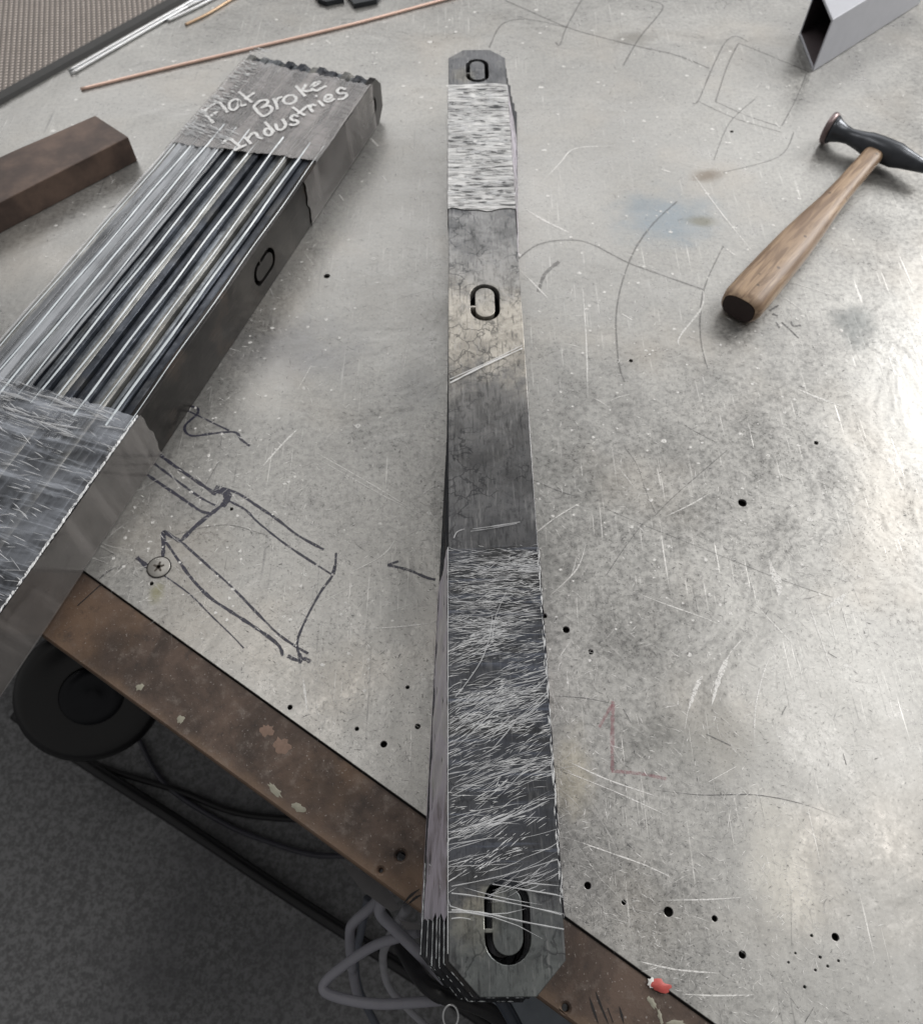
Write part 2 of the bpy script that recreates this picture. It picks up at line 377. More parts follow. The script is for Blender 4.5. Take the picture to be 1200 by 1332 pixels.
def marks(name, strokes, mat, z=ZI, n=6, label=None, jit=.25):
    V = []; Fc = []; single = name in ('scratch', 'pencil_line')
    for i, (wd, pts) in enumerate(strokes):
        if single: V, Fc = [], []
        pp = catmull([P(x, y, z + i * 2e-6) for x, y in pts], n); mid = pts[len(pts) // 2]
        ribbon(V, Fc, pp, (1 if single else 1.2) * wd * pxm(*mid), jit=jit, taper=name == 'scratch' and len(pts) > 1)
        if single: child(mesh(name, V, Fc, mat))
    if single: return
    o = child(mesh(name, V, Fc, mat)); tag(o, label)
    return o
marks('marker_drawing', [
    (4, [(203, 588), (230, 608), (256, 626), (281, 643)]), (2.6, [(198, 601), (230, 625), (259, 646), (281, 658)]),
    (3.2, [(186, 614), (207, 628), (238, 649), (260, 664), (274, 668)]), (8, [(279, 635), (292, 640), (296, 648), (289, 659)]),
    (4.6, [(292, 655), (275, 668), (254, 685), (236, 703)]), (4.4, [(236, 705), (224, 698), (213, 692), (213, 704), (212, 724)]),
    (3.6, [(216, 705), (231, 727), (249, 752), (273, 777), (301, 796), (333, 817), (361, 838), (368, 853)]),
    (2.6, [(236, 705), (273, 738), (301, 763), (333, 796), (361, 824), (385, 841), (401, 850)]),
    (4, [(374, 853), (385, 858), (396, 857), (404, 861)]), (4, [(388, 848), (391, 856), (390, 863)]),
    (2.8, [(437, 719), (434, 745), (417, 770), (399, 803), (387, 833), (389, 854)]), (4, [(436, 735), (433, 747)]),
    (3.0, [(287, 634), (310, 642), (333, 657), (361, 676), (387, 696), (421, 715)]),
    (2.4, [(297, 651), (319, 663), (333, 677), (352, 693), (380, 714), (431, 747)]),
    (4.4, [(178, 725), (193, 738), (202, 744)]), (1.6, [(214, 749), (247, 773), (275, 801), (301, 826), (317, 843)]),
], M_ink, label='blue black marker sketch of angled bars')
marks('marker_drawing', [(2.8, [(244, 528), (257, 531), (256, 539), (242, 552), (241, 561), (251, 567), (275, 564), (305, 562), (314, 572), (325, 580)]),
    (2.2, [(242, 533), (275, 549), (298, 560)])], M_ink, ZI + 0.0000125, label='looped blue black marker scribble')
marks('marker_drawing', [(3, [(504, 735), (530, 741), (554, 751), (566, 754)]), (2.4, [(504, 735), (518, 730)])], M_ink, ZI + 0.0000250, label='short marker arrow')
marks('pencil_line', [
    (1.4, [(228, 696), (252, 689), (287, 683), (310, 685), (345, 696)]), (1.2, [(262, 640), (285, 600)]),
    (2.4, [(672, 338), (700, 318), (740, 312), (770, 318), (815, 341), (850, 354), (915, 377)]),
    (2.4, [(880, 262), (850, 290), (825, 325), (808, 370), (801, 410), (802, 450), (806, 480), (812, 497)]),
    (2.0, [(940, 320), (917, 370), (910, 410), (912, 450), (920, 480)]), (5, [(727, 340), (708, 357), (700, 380)]),
    (2.8, [(656, 0), (692, 16), (736, 35), (780, 48), (836, 62), (880, 72), (922, 89)]), (2, [(636, 62), (650, 34), (672, 25), (700, 27), (736, 36)]),
    (2, [(756, 0), (736, 36), (728, 58), (722, 55)]), (2.2, [(838, 0), (862, 9), (832, 48), (810, 85)]),
    (2, [(972, 54), (956, 47), (942, 56), (926, 88), (908, 130), (900, 134)]), (2, [(960, 56), (946, 84), (930, 132)]),
    (1.8, [(960, 56), (1000, 72), (1052, 94)]), (1.6, [(930, 132), (970, 150), (1012, 164)]), (1.6, [(1048, 96), (1034, 130), (1016, 164)]),
    (1.6, [(908, 132), (956, 154), (1016, 172)]), (1.4, [(982, 128), (948, 160), (928, 208)]), (1.5, [(1032, 172), (1012, 204), (940, 224)]),
    (1.2, [(788, 662), (837, 683), (930, 720), (1010, 752), (1082, 777)]), (1.1, [(851, 671), (880, 642), (946, 585)]), (1.1, [(812, 582), (828, 605), (840, 640), (852, 668)]),
    (1.3, [(890, 553), (905, 562), (930, 575)]), (1.1, [(788, 748), (810, 715), (836, 680)]),
], M_pencil, ZI + 0.0000375, label='thin pencil curves and box outlines')
marks('pencil_line', [(2.6, [(1009, 419), (1013, 427)]), (2.4, [(1016, 419), (1027, 429), (1038, 440)]), (3, [(1028, 418), (1031, 424), (1041, 423)]),
    (3, [(1000, 404), (1012, 397)]), (3, [(1004, 408), (1011, 411)])], M_scr_d, ZI + 0.0000500, label='small dark handwritten marks')
marks('red_marks', [(4, [(797, 912), (796, 950), (796, 1004)]), (3, [(797, 914), (788, 930), (779, 946)]), (3.4, [(795, 1003), (830, 1006), (866, 1013)])], M_redink, ZI + 0.0000625)
marks('scratch', [
    (4, [(1037, 506), (1060, 516), (1096, 529)]), (9, [(1000, 728), (1005, 745), (1012, 760), (1012, 776)]), (7, [(1075, 791), (1090, 781), (1100, 772)]),
    (4, [(967, 829), (949, 849)]), (6, [(949, 849), (935, 881), (925, 918)]), (5, [(913, 879), (905, 894), (894, 926)]), (2.5, [(894, 926), (890, 948)]),
    (2.2, [(1049, 780), (1061, 814), (1071, 843), (1087, 887)]), (1.8, [(978, 782), (1010, 816), (1032, 839)]), (1.8, [(1004, 847), (992, 877), (982, 922), (981, 969)]),
    (2, [(921, 1017), (957, 997)]), (1.5, [(919, 796), (945, 818)]), (1.6, [(830, 772), (860, 784), (911, 802), (935, 812)]),
    (3.5, [(342, 606), (365, 580), (387, 558)]), (1.5, [(408, 587), (480, 628), (550, 671)]), (1.2, [(412, 596), (490, 640), (545, 668)]),
    (1.6, [(523, 487), (530, 450), (535, 412)]), (2, [(387, 507), (404, 477)]), (7, [(550, 642), (564, 632)]),
    (1.8, [(740, 991), (790, 1014), (857, 1037)]), (1.4, [(733, 1003), (800, 1030), (870, 1062)]), (2.6, [(829, 1250), (878, 1261), (935, 1266)]), (1.8, [(886, 1293), (930, 1295), (981, 1294)]),
    (1.8, [(738, 1090), (790, 1108), (840, 1126), (878, 1144)]), (1.4, [(860, 1171), (920, 1170), (965, 1167)]),
    (2.4, [(677, 352), (700, 375), (712, 388)]), (3, [(683, 272), (710, 288), (745, 305)]), (2, [(706, 235), (728, 212), (748, 193), (800, 190)]),
    (1.8, [(900, 225), (940, 280), (985, 335)]), (2.5, [(914, 375), (912, 400), (884, 437), (883, 450)]), (1.6, [(757, 370), (762, 440), (764, 520)]),
    (5, [(808, 408), (822, 416)]), (5, [(860, 220), (871, 224)]), (5, [(942, 322), (956, 332)]), (3, [(1020, 387), (1042, 403)]), (2.4, [(1030, 367), (1085, 385)]),
    (1.6, [(688, 700), (720, 675), (757, 652)]), (1.6, [(865, 672), (900, 655), (925, 640)]), (1.8, [(1000, 637), (1040, 658)]), (1.4, [(715, 775), (750, 740), (762, 705)]),
    (6, [(482, 180), (492, 190)]), (4, [(497, 228), (503, 236)]), (4, [(441, 253), (447, 261)]), (5, [(424, 52), (430, 57)]), (5, [(168, 90), (172, 92)]),
    (4, [(1008, 160), (1013, 165)]), (3, [(394, 880), (397, 905), (400, 930)]), (1.5, [(470, 818), (520, 815), (565, 810)]), (1.3, [(455, 745), (500, 720), (520, 690)]),
], M_scr, ZI + 0.0000750, jit=.45)
marks('scratch', [(1.3, [(847, 1027), (910, 1034), (981, 1034), (1040, 1045), (1098, 1066)]), (1.3, [(1028, 1160), (1029, 1230)]), (2, [(1018, 1285), (1038, 1312)]),
    (3, [(1046, 1330), (1058, 1310)]), (3.4, [(1076, 849), (1088, 856)]), (3.4, [(1016, 930), (1022, 918)]), (3, [(810, 922), (820, 940)]), (1.4, [(900, 760), (907, 797)]),
    (4, [(1096, 980), (1100, 995)]), (2.6, [(127, 756), (138, 745), (155, 736)]), (1.2, [(130, 712), (150, 722)]),
    (5, [(918, 955), (950, 970)]), (1.1, [(715, 905), (760, 908), (800, 916)]), (1.3, [(690, 623), (730, 640), (752, 646)])], M_scr_d, ZI + 0.0000875, jit=.4)
def dashes(name, count, mat, z, seed, wmin, wmax, lmin, lmax):
    r = random.Random(seed); V = []; Fc = []
    cl = [(r.uniform(100, 1100), r.uniform(100, 1320)) for _ in range(26)]
    while len(V) < count * 4:
        if r.random() < .5: px, py = r.uniform(60, 1140), r.uniform(0, 1332)
        else: c = r.choice(cl); px, py = r.gauss(c[0], 90), r.gauss(c[1], 80)
        if r.random() > .15 + .85 * min(1, max(0, (py - 250) / 700)): continue
        p = P(px, py, z)
        if (p - A).dot(nrm_out) > -.004 or any(abs(px - h[0]) < h[2] + 5 and abs(py - h[1]) < h[2] + 5 for h in holes): continue
        k = pxm(px, py); L = r.uniform(lmin, lmax) * k * (3 if r.random() < .05 else 1); wd = r.uniform(wmin, wmax) * k
        a = r.uniform(0, 180) if r.random() < .75 else r.choice((25, 150, -40)) + r.gauss(0, 10); dv = Vector((math.cos(R(a)), math.sin(R(a)), 0)); s = Vector((-dv.y, dv.x, 0))
        b = len(V); bend = s * L * r.uniform(-.08, .08)
        V += [p - dv * L / 2 - s * wd * .2, p + s * wd * -.5 + bend, p + dv * L / 2, p + s * wd * .5 + bend]; Fc.append((b, b + 1, b + 2, b + 3))
    o = child(mesh(name, V, Fc, mat)); tag(o, kind='stuff')
dashes('fine_scratches', 9000, M_scr_ds, ZI + 0.0001000, 3, .5, 1.2, 2, 6)
dashes('fine_scratches', 500, M_scr_d, ZI + 0.0001050, 8, .8, 1.8, 3, 8)
dashes('fine_scratches', 13000, M_scr_s, ZI + 0.0001125, 5, .5, 1.3, 3, 12)
dashes('fine_scratches', 1500, M_scr, ZI + 0.0001150, 15, .5, 1.2, 4, 14)
dashes('fine_scratches', 520, M_scr_s, ZI + 0.0001175, 9, .8, 1.6, 20, 70)
# splashes: white dots, red paint, pale paint on the strip
def blob(name, px, py, rx, ry, rot, mat, z, h=.0004, label=None, seed=0):
    r = random.Random(seed); c = P(px, py, z); k = pxm(px, py, z); n = 18; V = [c + Vector((0, 0, h))]; 
    for ring, hh in ((.6, h * .8), (1, 0)):
        for i in range(n):
            a = 2 * math.pi * i / n; q = (1 + (r.uniform(-.28, .28) if ring == 1 else 0)) * ring
            x, y = math.cos(a) * rx * q * k, math.sin(a) * ry * q * k; ca, sa = math.cos(R(rot)), math.sin(R(rot))
            V.append(c + Vector((x * ca - y * sa, x * sa + y * ca, hh)))
    Fc = [(0, 1 + i, 1 + (i + 1) % n) for i in range(n)] + [(1 + i, n + 1 + i, n + 1 + (i + 1) % n, 1 + (i + 1) % n) for i in range(n)]
    return tag(child(mesh(name, V, Fc, mat, None, True)), label)
M_redp = plain('red_paint', (.42, .07, .06), .5, 0, .3, 300); M_pale = plain('pale_dried_paint', (.25, .24, .19), .6, 0, .25, 200)
M_wdot = plain('white_spatter', (.62, .62, .60), .5); M_rustp = plain('orange_rust', (.19, .125, .095), .7, 0, .3, 300)
blob('paint_spot', 857, 1282, 13, 7, -8, M_redp, .0006, .0012, 'red paint blob on the seam', 2)
blob('paint_spot', 847, 1278, 5, 6, 0, M_wdot, .0005, .0006, 'white paint ring beside the red blob', 3)
for i, (x, y, a, b, r_, mt) in enumerate(((182, 894, 5, 4, 20, M_pale), (235, 936, 5.5, 5, 0, M_pale), (358, 1028, 12, 4, -42, M_pale), (387, 1050, 10, 5, -25, M_pale),
        (347, 950, 9, 7, -20, M_rustp), (366, 970, 12, 9, -30, M_rustp), (848, 1304, 8, 3.4, -55, M_pale), (858, 1322, 8, 2.6, -80, M_pale), (879, 1331, 12, 4, 0, M_pale))):
    blob('paint_spot', x, y, a, b, r_, mt, ZE + .0001, .0003, None, 20 + i)
V = []; Fc = []
rw = random.Random(4)
for i in range(700):
    px, py = rw.uniform(60, 1130), rw.uniform(10, 900); r_ = rw.uniform(.8, 2.7) * pxm(px, py) * (1.5 if rw.random() < .1 else 1)
    if (P(px, py) - A).dot(nrm_out) > -.01: continue
    c = P(px, py, ZI + 0.0001500); b = len(V)
    V += [c + Vector((math.cos(t) * r_ * rw.uniform(.6, 1.4), math.sin(t) * r_ * rw.uniform(.6, 1.2), 0)) for t in (0, .9, 1.9, 2.8, 3.8, 4.8, 5.6)]; Fc.append(tuple(range(b, b + 7)))
tag(child(mesh('weld_spatter', V, Fc, M_scr)), kind='stuff')
# gouges in the strip: dark narrow cuts with raised lips
M_cut = plain('dark_cut', (.012, .010, .010), .8)
for s_ in ([(766, 1296), (771, 1312), (778, 1332)], [(774, 1289), (781, 1308), (791, 1332)], [(790, 1311), (797, 1330)], [(805, 1309), (808, 1320), (811, 1332)], [(524, 1176), (534, 1165), (546, 1156)], [(529, 1178), (540, 1168), (548, 1164)]):
    V = []; Fc = []; ribbon(V, Fc, catmull([P(x, y, ZE + .0002) for x, y in s_]), 3.2 * pxm(*s_[0]), taper=True, jit=.2); child(mesh('gouge', V, Fc, M_cut))
for px0, py0, px1, py1 in ((101, 788, 134, 758),):
    V = []; Fc = []; ribbon(V, Fc, [P(px0, py0, ZE + .0002), P(px1, py1, ZE + .0002)], .0012); child(mesh('gouge', V, Fc, M_cut))
# countersunk screw with star recess
c = P(207, 738); r0 = 14.5 * pxm(207, 738)
M_screw = plain('screw_steel', (.33, .32, .30), .45, .5, .2, 200)
scr = lathe('screw_head', [(r0, .0001), (r0, .0008), (r0 * .94, .0012), (r0 * .01, .0013)], M_screw, None, 32, Matrix.Translation(c)); child(scr)
V = []; Fc = []; 
for a0 in (20, 85, 160, 240, 305):
    ribbon(V, Fc, [c + Vector((0, 0, .0015)), c + Vector((math.cos(R(a0)), math.sin(R(a0)), 0)) * r0 * .52 + Vector((0, 0, .0015))], [r0 * .30, r0 * .14])
rc = mesh('star_recess', V, Fc, plain('brown_recess', (.07, .06, .05), .8)); rc.parent = scr  # flat grey-brown star laid on the head
V = []; Fc = []; ribbon(V, Fc, [c + Vector((math.cos(R(a)) * r0 * 1.04, math.sin(R(a)) * r0 * 1.04, .0006)) for a in range(0, 361, 12)], .0012); rc = mesh('rim_ring', V, Fc, M_cut); rc.parent = scr  # thin dark ring round the head

# ------------------------------------------------------------------ flat bar with C-shaped slots
def bar_plate(name, W, L, T, slots, mat, cham=.02):
    h = W / 2
    out = [(-h, cham), (-h + cham, 0), (h - cham, 0), (h, cham), (h, L - cham), (h - cham, L), (-h + cham, L), (-h, L - cham)]
    hs = []
    for cx, cy, sw, sl in slots:
        g = .0052; ro = sw / 2; ri = ro - g; st = (sl - sw) / 2; tab = .0012
        def stad(rr, ty0, ty1):          # from left side just above the tab, clockwise round to just below it
            pts = [(cx - rr, cy + ty1)]
            pts += [(cx + rr * math.cos(R(180 - k * 15)), cy + st + rr * math.sin(R(180 - k * 15))) for k in range(13)]
            pts += [(cx + rr * math.cos(R(-k * 15)), cy - st + rr * math.sin(R(-k * 15))) for k in range(13)]
            return pts + [(cx - rr, cy + ty0)]
        tb = -.006
        o_ = stad(ro, tb - tab, tb + tab); i_ = stad(ri, tb - tab, tb + tab)
        hs.append(o_ + i_[::-1])
    return cut_plate(name, out, hs, 0, T, mat, None, .0005)
T = .0127
STOP = 7 * T                                           # height of the stack, top face
SL = P(583, 1257, STOP); SR = P(733, 1237, STOP)
nearL = P(583, 1200, STOP); farL = P(583, 90, STOP)
dirL = (farL - nearL).normalized(); perp = Vector((dirL.y, -dirL.x, 0))
W = .0762; L = P(600, 65, STOP).y - P(600, 1298, STOP).y
y0 = P(600, 1298, STOP).y
edge0 = nearL + dirL * ((y0 - nearL.y) / dirL.y)         # left edge where the near end is
base_c = edge0 + perp * W / 2; rz0 = math.atan2(dirL.y, dirL.x) - math.pi / 2
def slot_at(px, py, sw, sl):
    q = P(px, py, STOP) - base_c; return (q.dot(perp), q.dot(dirL), sw, sl)
slots = [slot_at(659.5, 1197, .0305, .0515), slot_at(630.5, 393, .0305, .0525), slot_at(620.5, 91.5, .0300, .0540)]
stack = tag(empty('wrapped_bar_stack', (base_c.x, base_c.y, 0), rz0), 'narrow central stack of slotted steel flat bars, film wrapped, overhanging the bench edge', 'steel bars')
proto = bar_plate('flat_bar', W, L, T, slots, M_bar)
offs = [0, .0035, .0068, .0105, .014, .0185, .0235]      # each lower bar swung a little further
levels = []
for k in range(7):                                       # 0 is the top bar
    o = proto if k == 0 else proto.copy()
    if k: C.objects.link(o); o.material_slots[0].link = 'OBJECT'; o.material_slots[0].material = M_bar_shade
    o.parent = stack; ang = -offs[k] / .0235 * .041; jx = 0 if k == 0 else rnd.uniform(-.0008, .0008); jy = 0 if k == 0 else [-.0012, -.0035, .0015, -.003, .002, .0035][k - 1]
    o.location = (-offs[k] + jx, jy, STOP - (k + 1) * T); o.rotation_euler = (0, 0, ang)
    levels.append((-offs[k] + jx, jy, ang))
M_arris_glint = plain('sheared_edge_glint', (.55, .58, .60), .3, .7, .5, 300)  # glints on the sheared edges drawn as pale strips
for ob in [c for c in stack.children if c.name.startswith('flat_bar')]:
    V = []; Fc = []; h = W / 2
    ribbon(V, Fc, [Vector((-h + .0006, L * .075 * (1 - t / 24) + .02 * (t / 24), T + .0001)) for t in range(25)], .0005, jit=.7)
    b0 = [Vector((-h + .0006, .02, T + .0001)), Vector((-h + .011, .010, T + .0001)), Vector((-h + .0202, .0006, T + .0001)), Vector((0, .0006, T + .0001)), Vector((h - .02, .0006, T + .0001))]
    for q0, q1 in zip(b0, b0[1:]):
        if ob is proto: break
        for _ in range(3):
            t0 = rnd.random() * .8; t1 = t0 + rnd.uniform(.05, .3)
            ribbon(V, Fc, [q0.lerp(q1, t0), q0.lerp(q1, (t0 + min(t1, 1)) / 2), q0.lerp(q1, min(t1, 1))], rnd.uniform(.0003, .0007), taper=True)
    if ob is not proto: mesh('edge_glint', V, Fc, M_arris_glint, ob)
def film_wrap(name, ya, yb, mat_top, mat_side, parent, label):
    """film across the top bar and down both sides of the skewed stack, in stack coordinates"""
    root = None; ny = 60
    def rag(y, s): return y
    def edge_x(k, side, y):
        ox, oy, a = levels[k]; return ox + side * W / 2 - math.tan(a) * y * 1.0 if False else ox + side * W / 2 + (-math.sin(a)) * y
    topv, topf = [], []; nx = 14
    rr = random.Random(hash(name) % 99 if False else int(ya * 1000))
    e0 = [.0022 * math.sin(j * .5 + 1) + .0010 * math.sin(j * 1.3) + rr.uniform(-.0005, .0005) for j in range(nx + 1)]; e1 = [.0018 * math.sin(j * .42 + 4) + rr.uniform(-.0005, .0005) for j in range(nx + 1)]
    for i in range(ny + 1):
        for j in range(nx + 1):
            t = i / ny; y = (ya + e0[j]) * (1 - t) + (yb + e1[j]) * t; x = -W / 2 - .0006 + (W + .0012) * j / nx
            topv.append((x, y, STOP + .0007 + rr.uniform(0, .0003) * (0 < j < nx)))
    for i in range(ny):
        for j in range(nx): a = i * (nx + 1) + j; topf.append((a, a + 1, a + nx + 2, a + nx + 1))
    o = mesh(name, topv, topf, mat_top, parent, True); tag(o, label)
    ya -= .018 if ya < .2 else 0
    for side in (-1, 1):
        v2, f2 = [], []; nz = 12
        for i in range(ny + 1):
            t = i / ny; y = ya * (1 - t) + yb * t + (rr.uniform(-.0008, .0008) if i in (0, ny) else 0)
            xs = [edge_x(k, side, y) for k in range(7)]
            # hull of the edges as a taut sheet: from the top edge to the outermost low edge
            x_top = xs[0] + side * .0006; out = max(xs, key=lambda q: q * side)
            for j in range(nz + 1):
                u = j / nz; taut = x_top + (xs[6] + side * .0008 - x_top) * u
                if (xs[6] - xs[0]) * side < 0: taut = x_top + (xs[6] + side * .0008 - x_top) * u if False else max([x_top + (xs[6] - x_top) * u * .25, xs[6]], key=lambda q: q * side)
                rough = 0.0009 * math.sin(y * 140 + j * .6) * math.sin(u * math.pi) + rr.uniform(-.0003, .0003)
                if i == 0: yj = y + [0, -.012, .006, .002, -.004, .012, .004, -.003, .003, .0, .006, -.002, 0][j] * .32
                else: yj = y
                v2.append((taut + side * (rough + .0004), yj, STOP + .0006 - (STOP - .0004) * u))
        for i in range(ny):
            for j in range(nz): a = i * (nz + 1) + j; f2.append((a, a + 1, a + nz + 2, a + nz + 1))
        s = mesh('film_side', v2, f2, mat_side, o, True)
    return o
def sy(py): return (P(650, py, STOP) - base_c).dot(dirL)
fl = film_wrap('film_wrap', sy(1150), sy(712), M_film_low, M_film_side, stack, 'creased film wrap round the near half')
fu = film_wrap('film_wrap', sy(273), sy(110), M_film_top, M_film_side, stack, 'milky film wrap round the far end')
# creases in the film, each a fine raised ridge
def creases(parent, n, fy, fang, fl_, fw, mat, seed, zoff=.0009, W_=W):
    r = random.Random(seed); V = []; Fc = []; up = Vector((0, 0, 1))
    for i in range(n):
        y = fy(r); a = R(fang(r, y)); Lc = fl_(r, y); x = r.uniform(-W_ / 2, W_ / 2); k = r.gauss(0, 3.0); pts = []
        for j in range(6):
            t = (j / 5 - .5) * Lc; aa = a + k * t
            q = Vector((x + math.cos(aa) * t, y + math.sin(aa) * t, STOP + zoff + r.uniform(0, .0002)))
            if abs(q.x) > W_ / 2 + .0006: q.x = math.copysign(W_ / 2 + .0006, q.x)
            pts.append(q)
        ribbon(V, Fc, pts, fw(r, y), up, .0006, True, .35)
    o = mesh('film_creases', V, Fc, mat, parent); tag(o, kind='stuff'); return o
yA, yB = sy(1130), sy(722)
def fy_low(r): return yA + (yB - yA) * (r.random() ** .62) if r.random() < .975 else r.uniform(sy(1165), yA)
def ang_low(r, y):
    t = (y - yA) / (yB - yA); base = 22 * max(0, 1 - t * 1.15); return r.gauss(base + (8 if .3 < t < .7 else 0), 8)
def glints(parent, ncl, per, fy, fang, mat, seed, spread=(.014, .0035), ln=(.002, .010), wd=(.0002, .00058)):
    r = random.Random(seed); V = []; Fc = []; up = Vector((0, 0, 1))
    for c_ in range(ncl):
        cy_ = fy(r); cx_ = r.uniform(-W / 2, W / 2); a0 = R(fang(r, cy_)); n_ = int(per * r.uniform(.4, 1.6)); k0 = r.gauss(0, 6)
        ux = Vector((math.cos(a0), math.sin(a0), 0)); uy = Vector((-ux.y, ux.x, 0))
        for i in range(n_):
            q = Vector((cx_, cy_, 0)) + ux * r.gauss(0, spread[0]) + uy * r.gauss(0, spread[1]); Lc = r.uniform(*ln) * (2.2 if r.random() < .08 else 1)
            a = a0 + r.gauss(0, .06) + k0 * (q.x - cx_); w_ = r.uniform(*wd) * (1.7 if r.random() < .1 else 1); pts = []
            if abs(q.x) > W / 2: continue
            for j in range(4):
                t = (j / 3 - .5) * Lc; p = Vector((q.x + math.cos(a + k0 * t) * t, q.y + math.sin(a + k0 * t) * t + r.uniform(-.0001, .0001), STOP + .0009 + r.uniform(0, .0002)))
                p.x = max(-W / 2 - .0006, min(W / 2 + .0006, p.x)); pts.append(p)
            ribbon(V, Fc, pts, w_, up, .0005, True, .3)
    tag(mesh('film_creases', V, Fc, mat, parent), kind='stuff')
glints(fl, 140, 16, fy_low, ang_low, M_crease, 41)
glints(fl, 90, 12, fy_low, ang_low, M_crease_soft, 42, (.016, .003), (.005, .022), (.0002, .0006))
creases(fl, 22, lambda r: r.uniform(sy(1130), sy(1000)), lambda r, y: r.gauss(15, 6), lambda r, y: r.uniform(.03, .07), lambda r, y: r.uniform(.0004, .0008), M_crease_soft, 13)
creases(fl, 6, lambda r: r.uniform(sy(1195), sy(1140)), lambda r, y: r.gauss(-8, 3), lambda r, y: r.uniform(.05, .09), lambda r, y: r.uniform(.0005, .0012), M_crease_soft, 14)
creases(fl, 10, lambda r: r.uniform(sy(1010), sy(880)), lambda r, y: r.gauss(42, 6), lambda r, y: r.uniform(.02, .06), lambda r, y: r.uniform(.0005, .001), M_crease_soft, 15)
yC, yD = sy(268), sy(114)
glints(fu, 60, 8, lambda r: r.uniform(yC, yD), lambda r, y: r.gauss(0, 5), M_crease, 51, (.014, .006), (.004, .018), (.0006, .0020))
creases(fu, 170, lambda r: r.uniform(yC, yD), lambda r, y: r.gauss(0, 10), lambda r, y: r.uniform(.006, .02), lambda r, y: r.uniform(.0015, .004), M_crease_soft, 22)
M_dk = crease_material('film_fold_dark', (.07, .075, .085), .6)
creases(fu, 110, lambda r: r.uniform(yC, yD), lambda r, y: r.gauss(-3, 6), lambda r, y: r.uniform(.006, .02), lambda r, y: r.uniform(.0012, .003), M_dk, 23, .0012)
# milky edge lines of the film: the hem at y 690, the slanting seam at y 480, the bright gathered rim
def film_lines(parent, strokes, mat, ridge=.0005, z=.0011):
    V = []; Fc = []
    for wd, pts in strokes:
        pp = [P(x, y, STOP + z) for x, y in pts]
        ribbon(V, Fc, catmull(pp, 4), wd * pxm(pts[0][0], pts[0][1], STOP), Vector((0, 0, 1)), ridge, False, .35)
    o = mesh('film_creases', V, Fc, mat); tag(o, kind='stuff')
    o.parent = parent; mw = Matrix.Translation((base_c.x, base_c.y, 0)) @ Matrix.Rotation(rz0, 4, 'Z'); o.matrix_parent_inverse = mw.inverted(); return o
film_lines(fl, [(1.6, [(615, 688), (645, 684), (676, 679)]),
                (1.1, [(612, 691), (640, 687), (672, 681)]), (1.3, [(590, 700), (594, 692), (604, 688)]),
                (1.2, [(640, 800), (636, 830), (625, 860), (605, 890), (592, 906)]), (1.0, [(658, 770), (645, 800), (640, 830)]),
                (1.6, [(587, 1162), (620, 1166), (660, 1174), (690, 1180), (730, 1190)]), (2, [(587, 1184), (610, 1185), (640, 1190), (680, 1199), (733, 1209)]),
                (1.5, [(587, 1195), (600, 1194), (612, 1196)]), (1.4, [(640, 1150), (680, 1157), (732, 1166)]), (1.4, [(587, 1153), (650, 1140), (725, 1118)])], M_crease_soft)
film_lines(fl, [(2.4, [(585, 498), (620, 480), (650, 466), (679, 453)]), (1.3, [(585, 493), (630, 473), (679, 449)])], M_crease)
V = []; Fc = []; rr_ = random.Random(5)
for i in range(120):                                                # bright crimped rim of the film along the right edge
    y = sy(1175) + (sy(715) - sy(1175)) * rr_.random(); x = W / 2 + rr_.uniform(-.0012, .0008)
    pts = [Vector((x + rr_.uniform(-.0004, .0004), y + t * rr_.uniform(.0015, .004), STOP + .0008)) for t in (-1, 0, 1)]
    ribbon(V, Fc, pts, rr_.uniform(.0004, .0011), Vector((0, 0, 1)), .0006, True)
o = mesh('film_creases', V, Fc, M_crease, fl); tag(o, kind='stuff')
V = []; Fc = []
for i in range(1):
    pts = [Vector((-W / 2 - .0004, sy(p), STOP + .0008)) for p in range(1240, 700, -12)]
    ribbon(V, Fc, pts, .0008, Vector((0, 0, 1)), .0005, False, .3)
o = mesh('film_creases', V, Fc, M_crease_soft, fl); tag(o, kind='stuff')

# ------------------------------------------------------------------ left bundle, bars on edge
WL = .064
c_far = P(494, 94, WL); c_top2 = P(181, 541, WL)
db = (c_far - c_top2).normalized(); pb = Vector((-db.y, db.x, 0))           # pb points to the left
rzb = math.atan2(db.y, db.x) - math.pi / 2
bun = tag(empty('wrapped_bar_bundle', (c_far.x, c_far.y, 0), rzb), 'wide film-wrapped bundle of steel bars on edge, with white handwriting, on bench left', 'steel bars')
slotsL = [(0, s[1], .030, .0520) for s in slots]; _q = P(343, 347, .032) - c_far; _q.z = 0
slotsL[1] = (0, 1.09 + _q.dot(db), .030, .0520)
LL = 1.09
TB = .0087
pro = bar_plate('flat_bar', WL, LL, TB, slotsL, M_edge, .016)
pro.parent = bun
width_b = (P(329, 66, WL) - c_far).length
nb = 20; xacc = 0.0; bars_x = []
hs_ = [0, -.0015, .0, -.004, -.0005, -.0035, 0, -.004, -.001, -.0005, -.0045, 0, -.003, -.0005, -.004, 0, -.002, -.0005, -.0025, 0]
pitch = width_b / nb
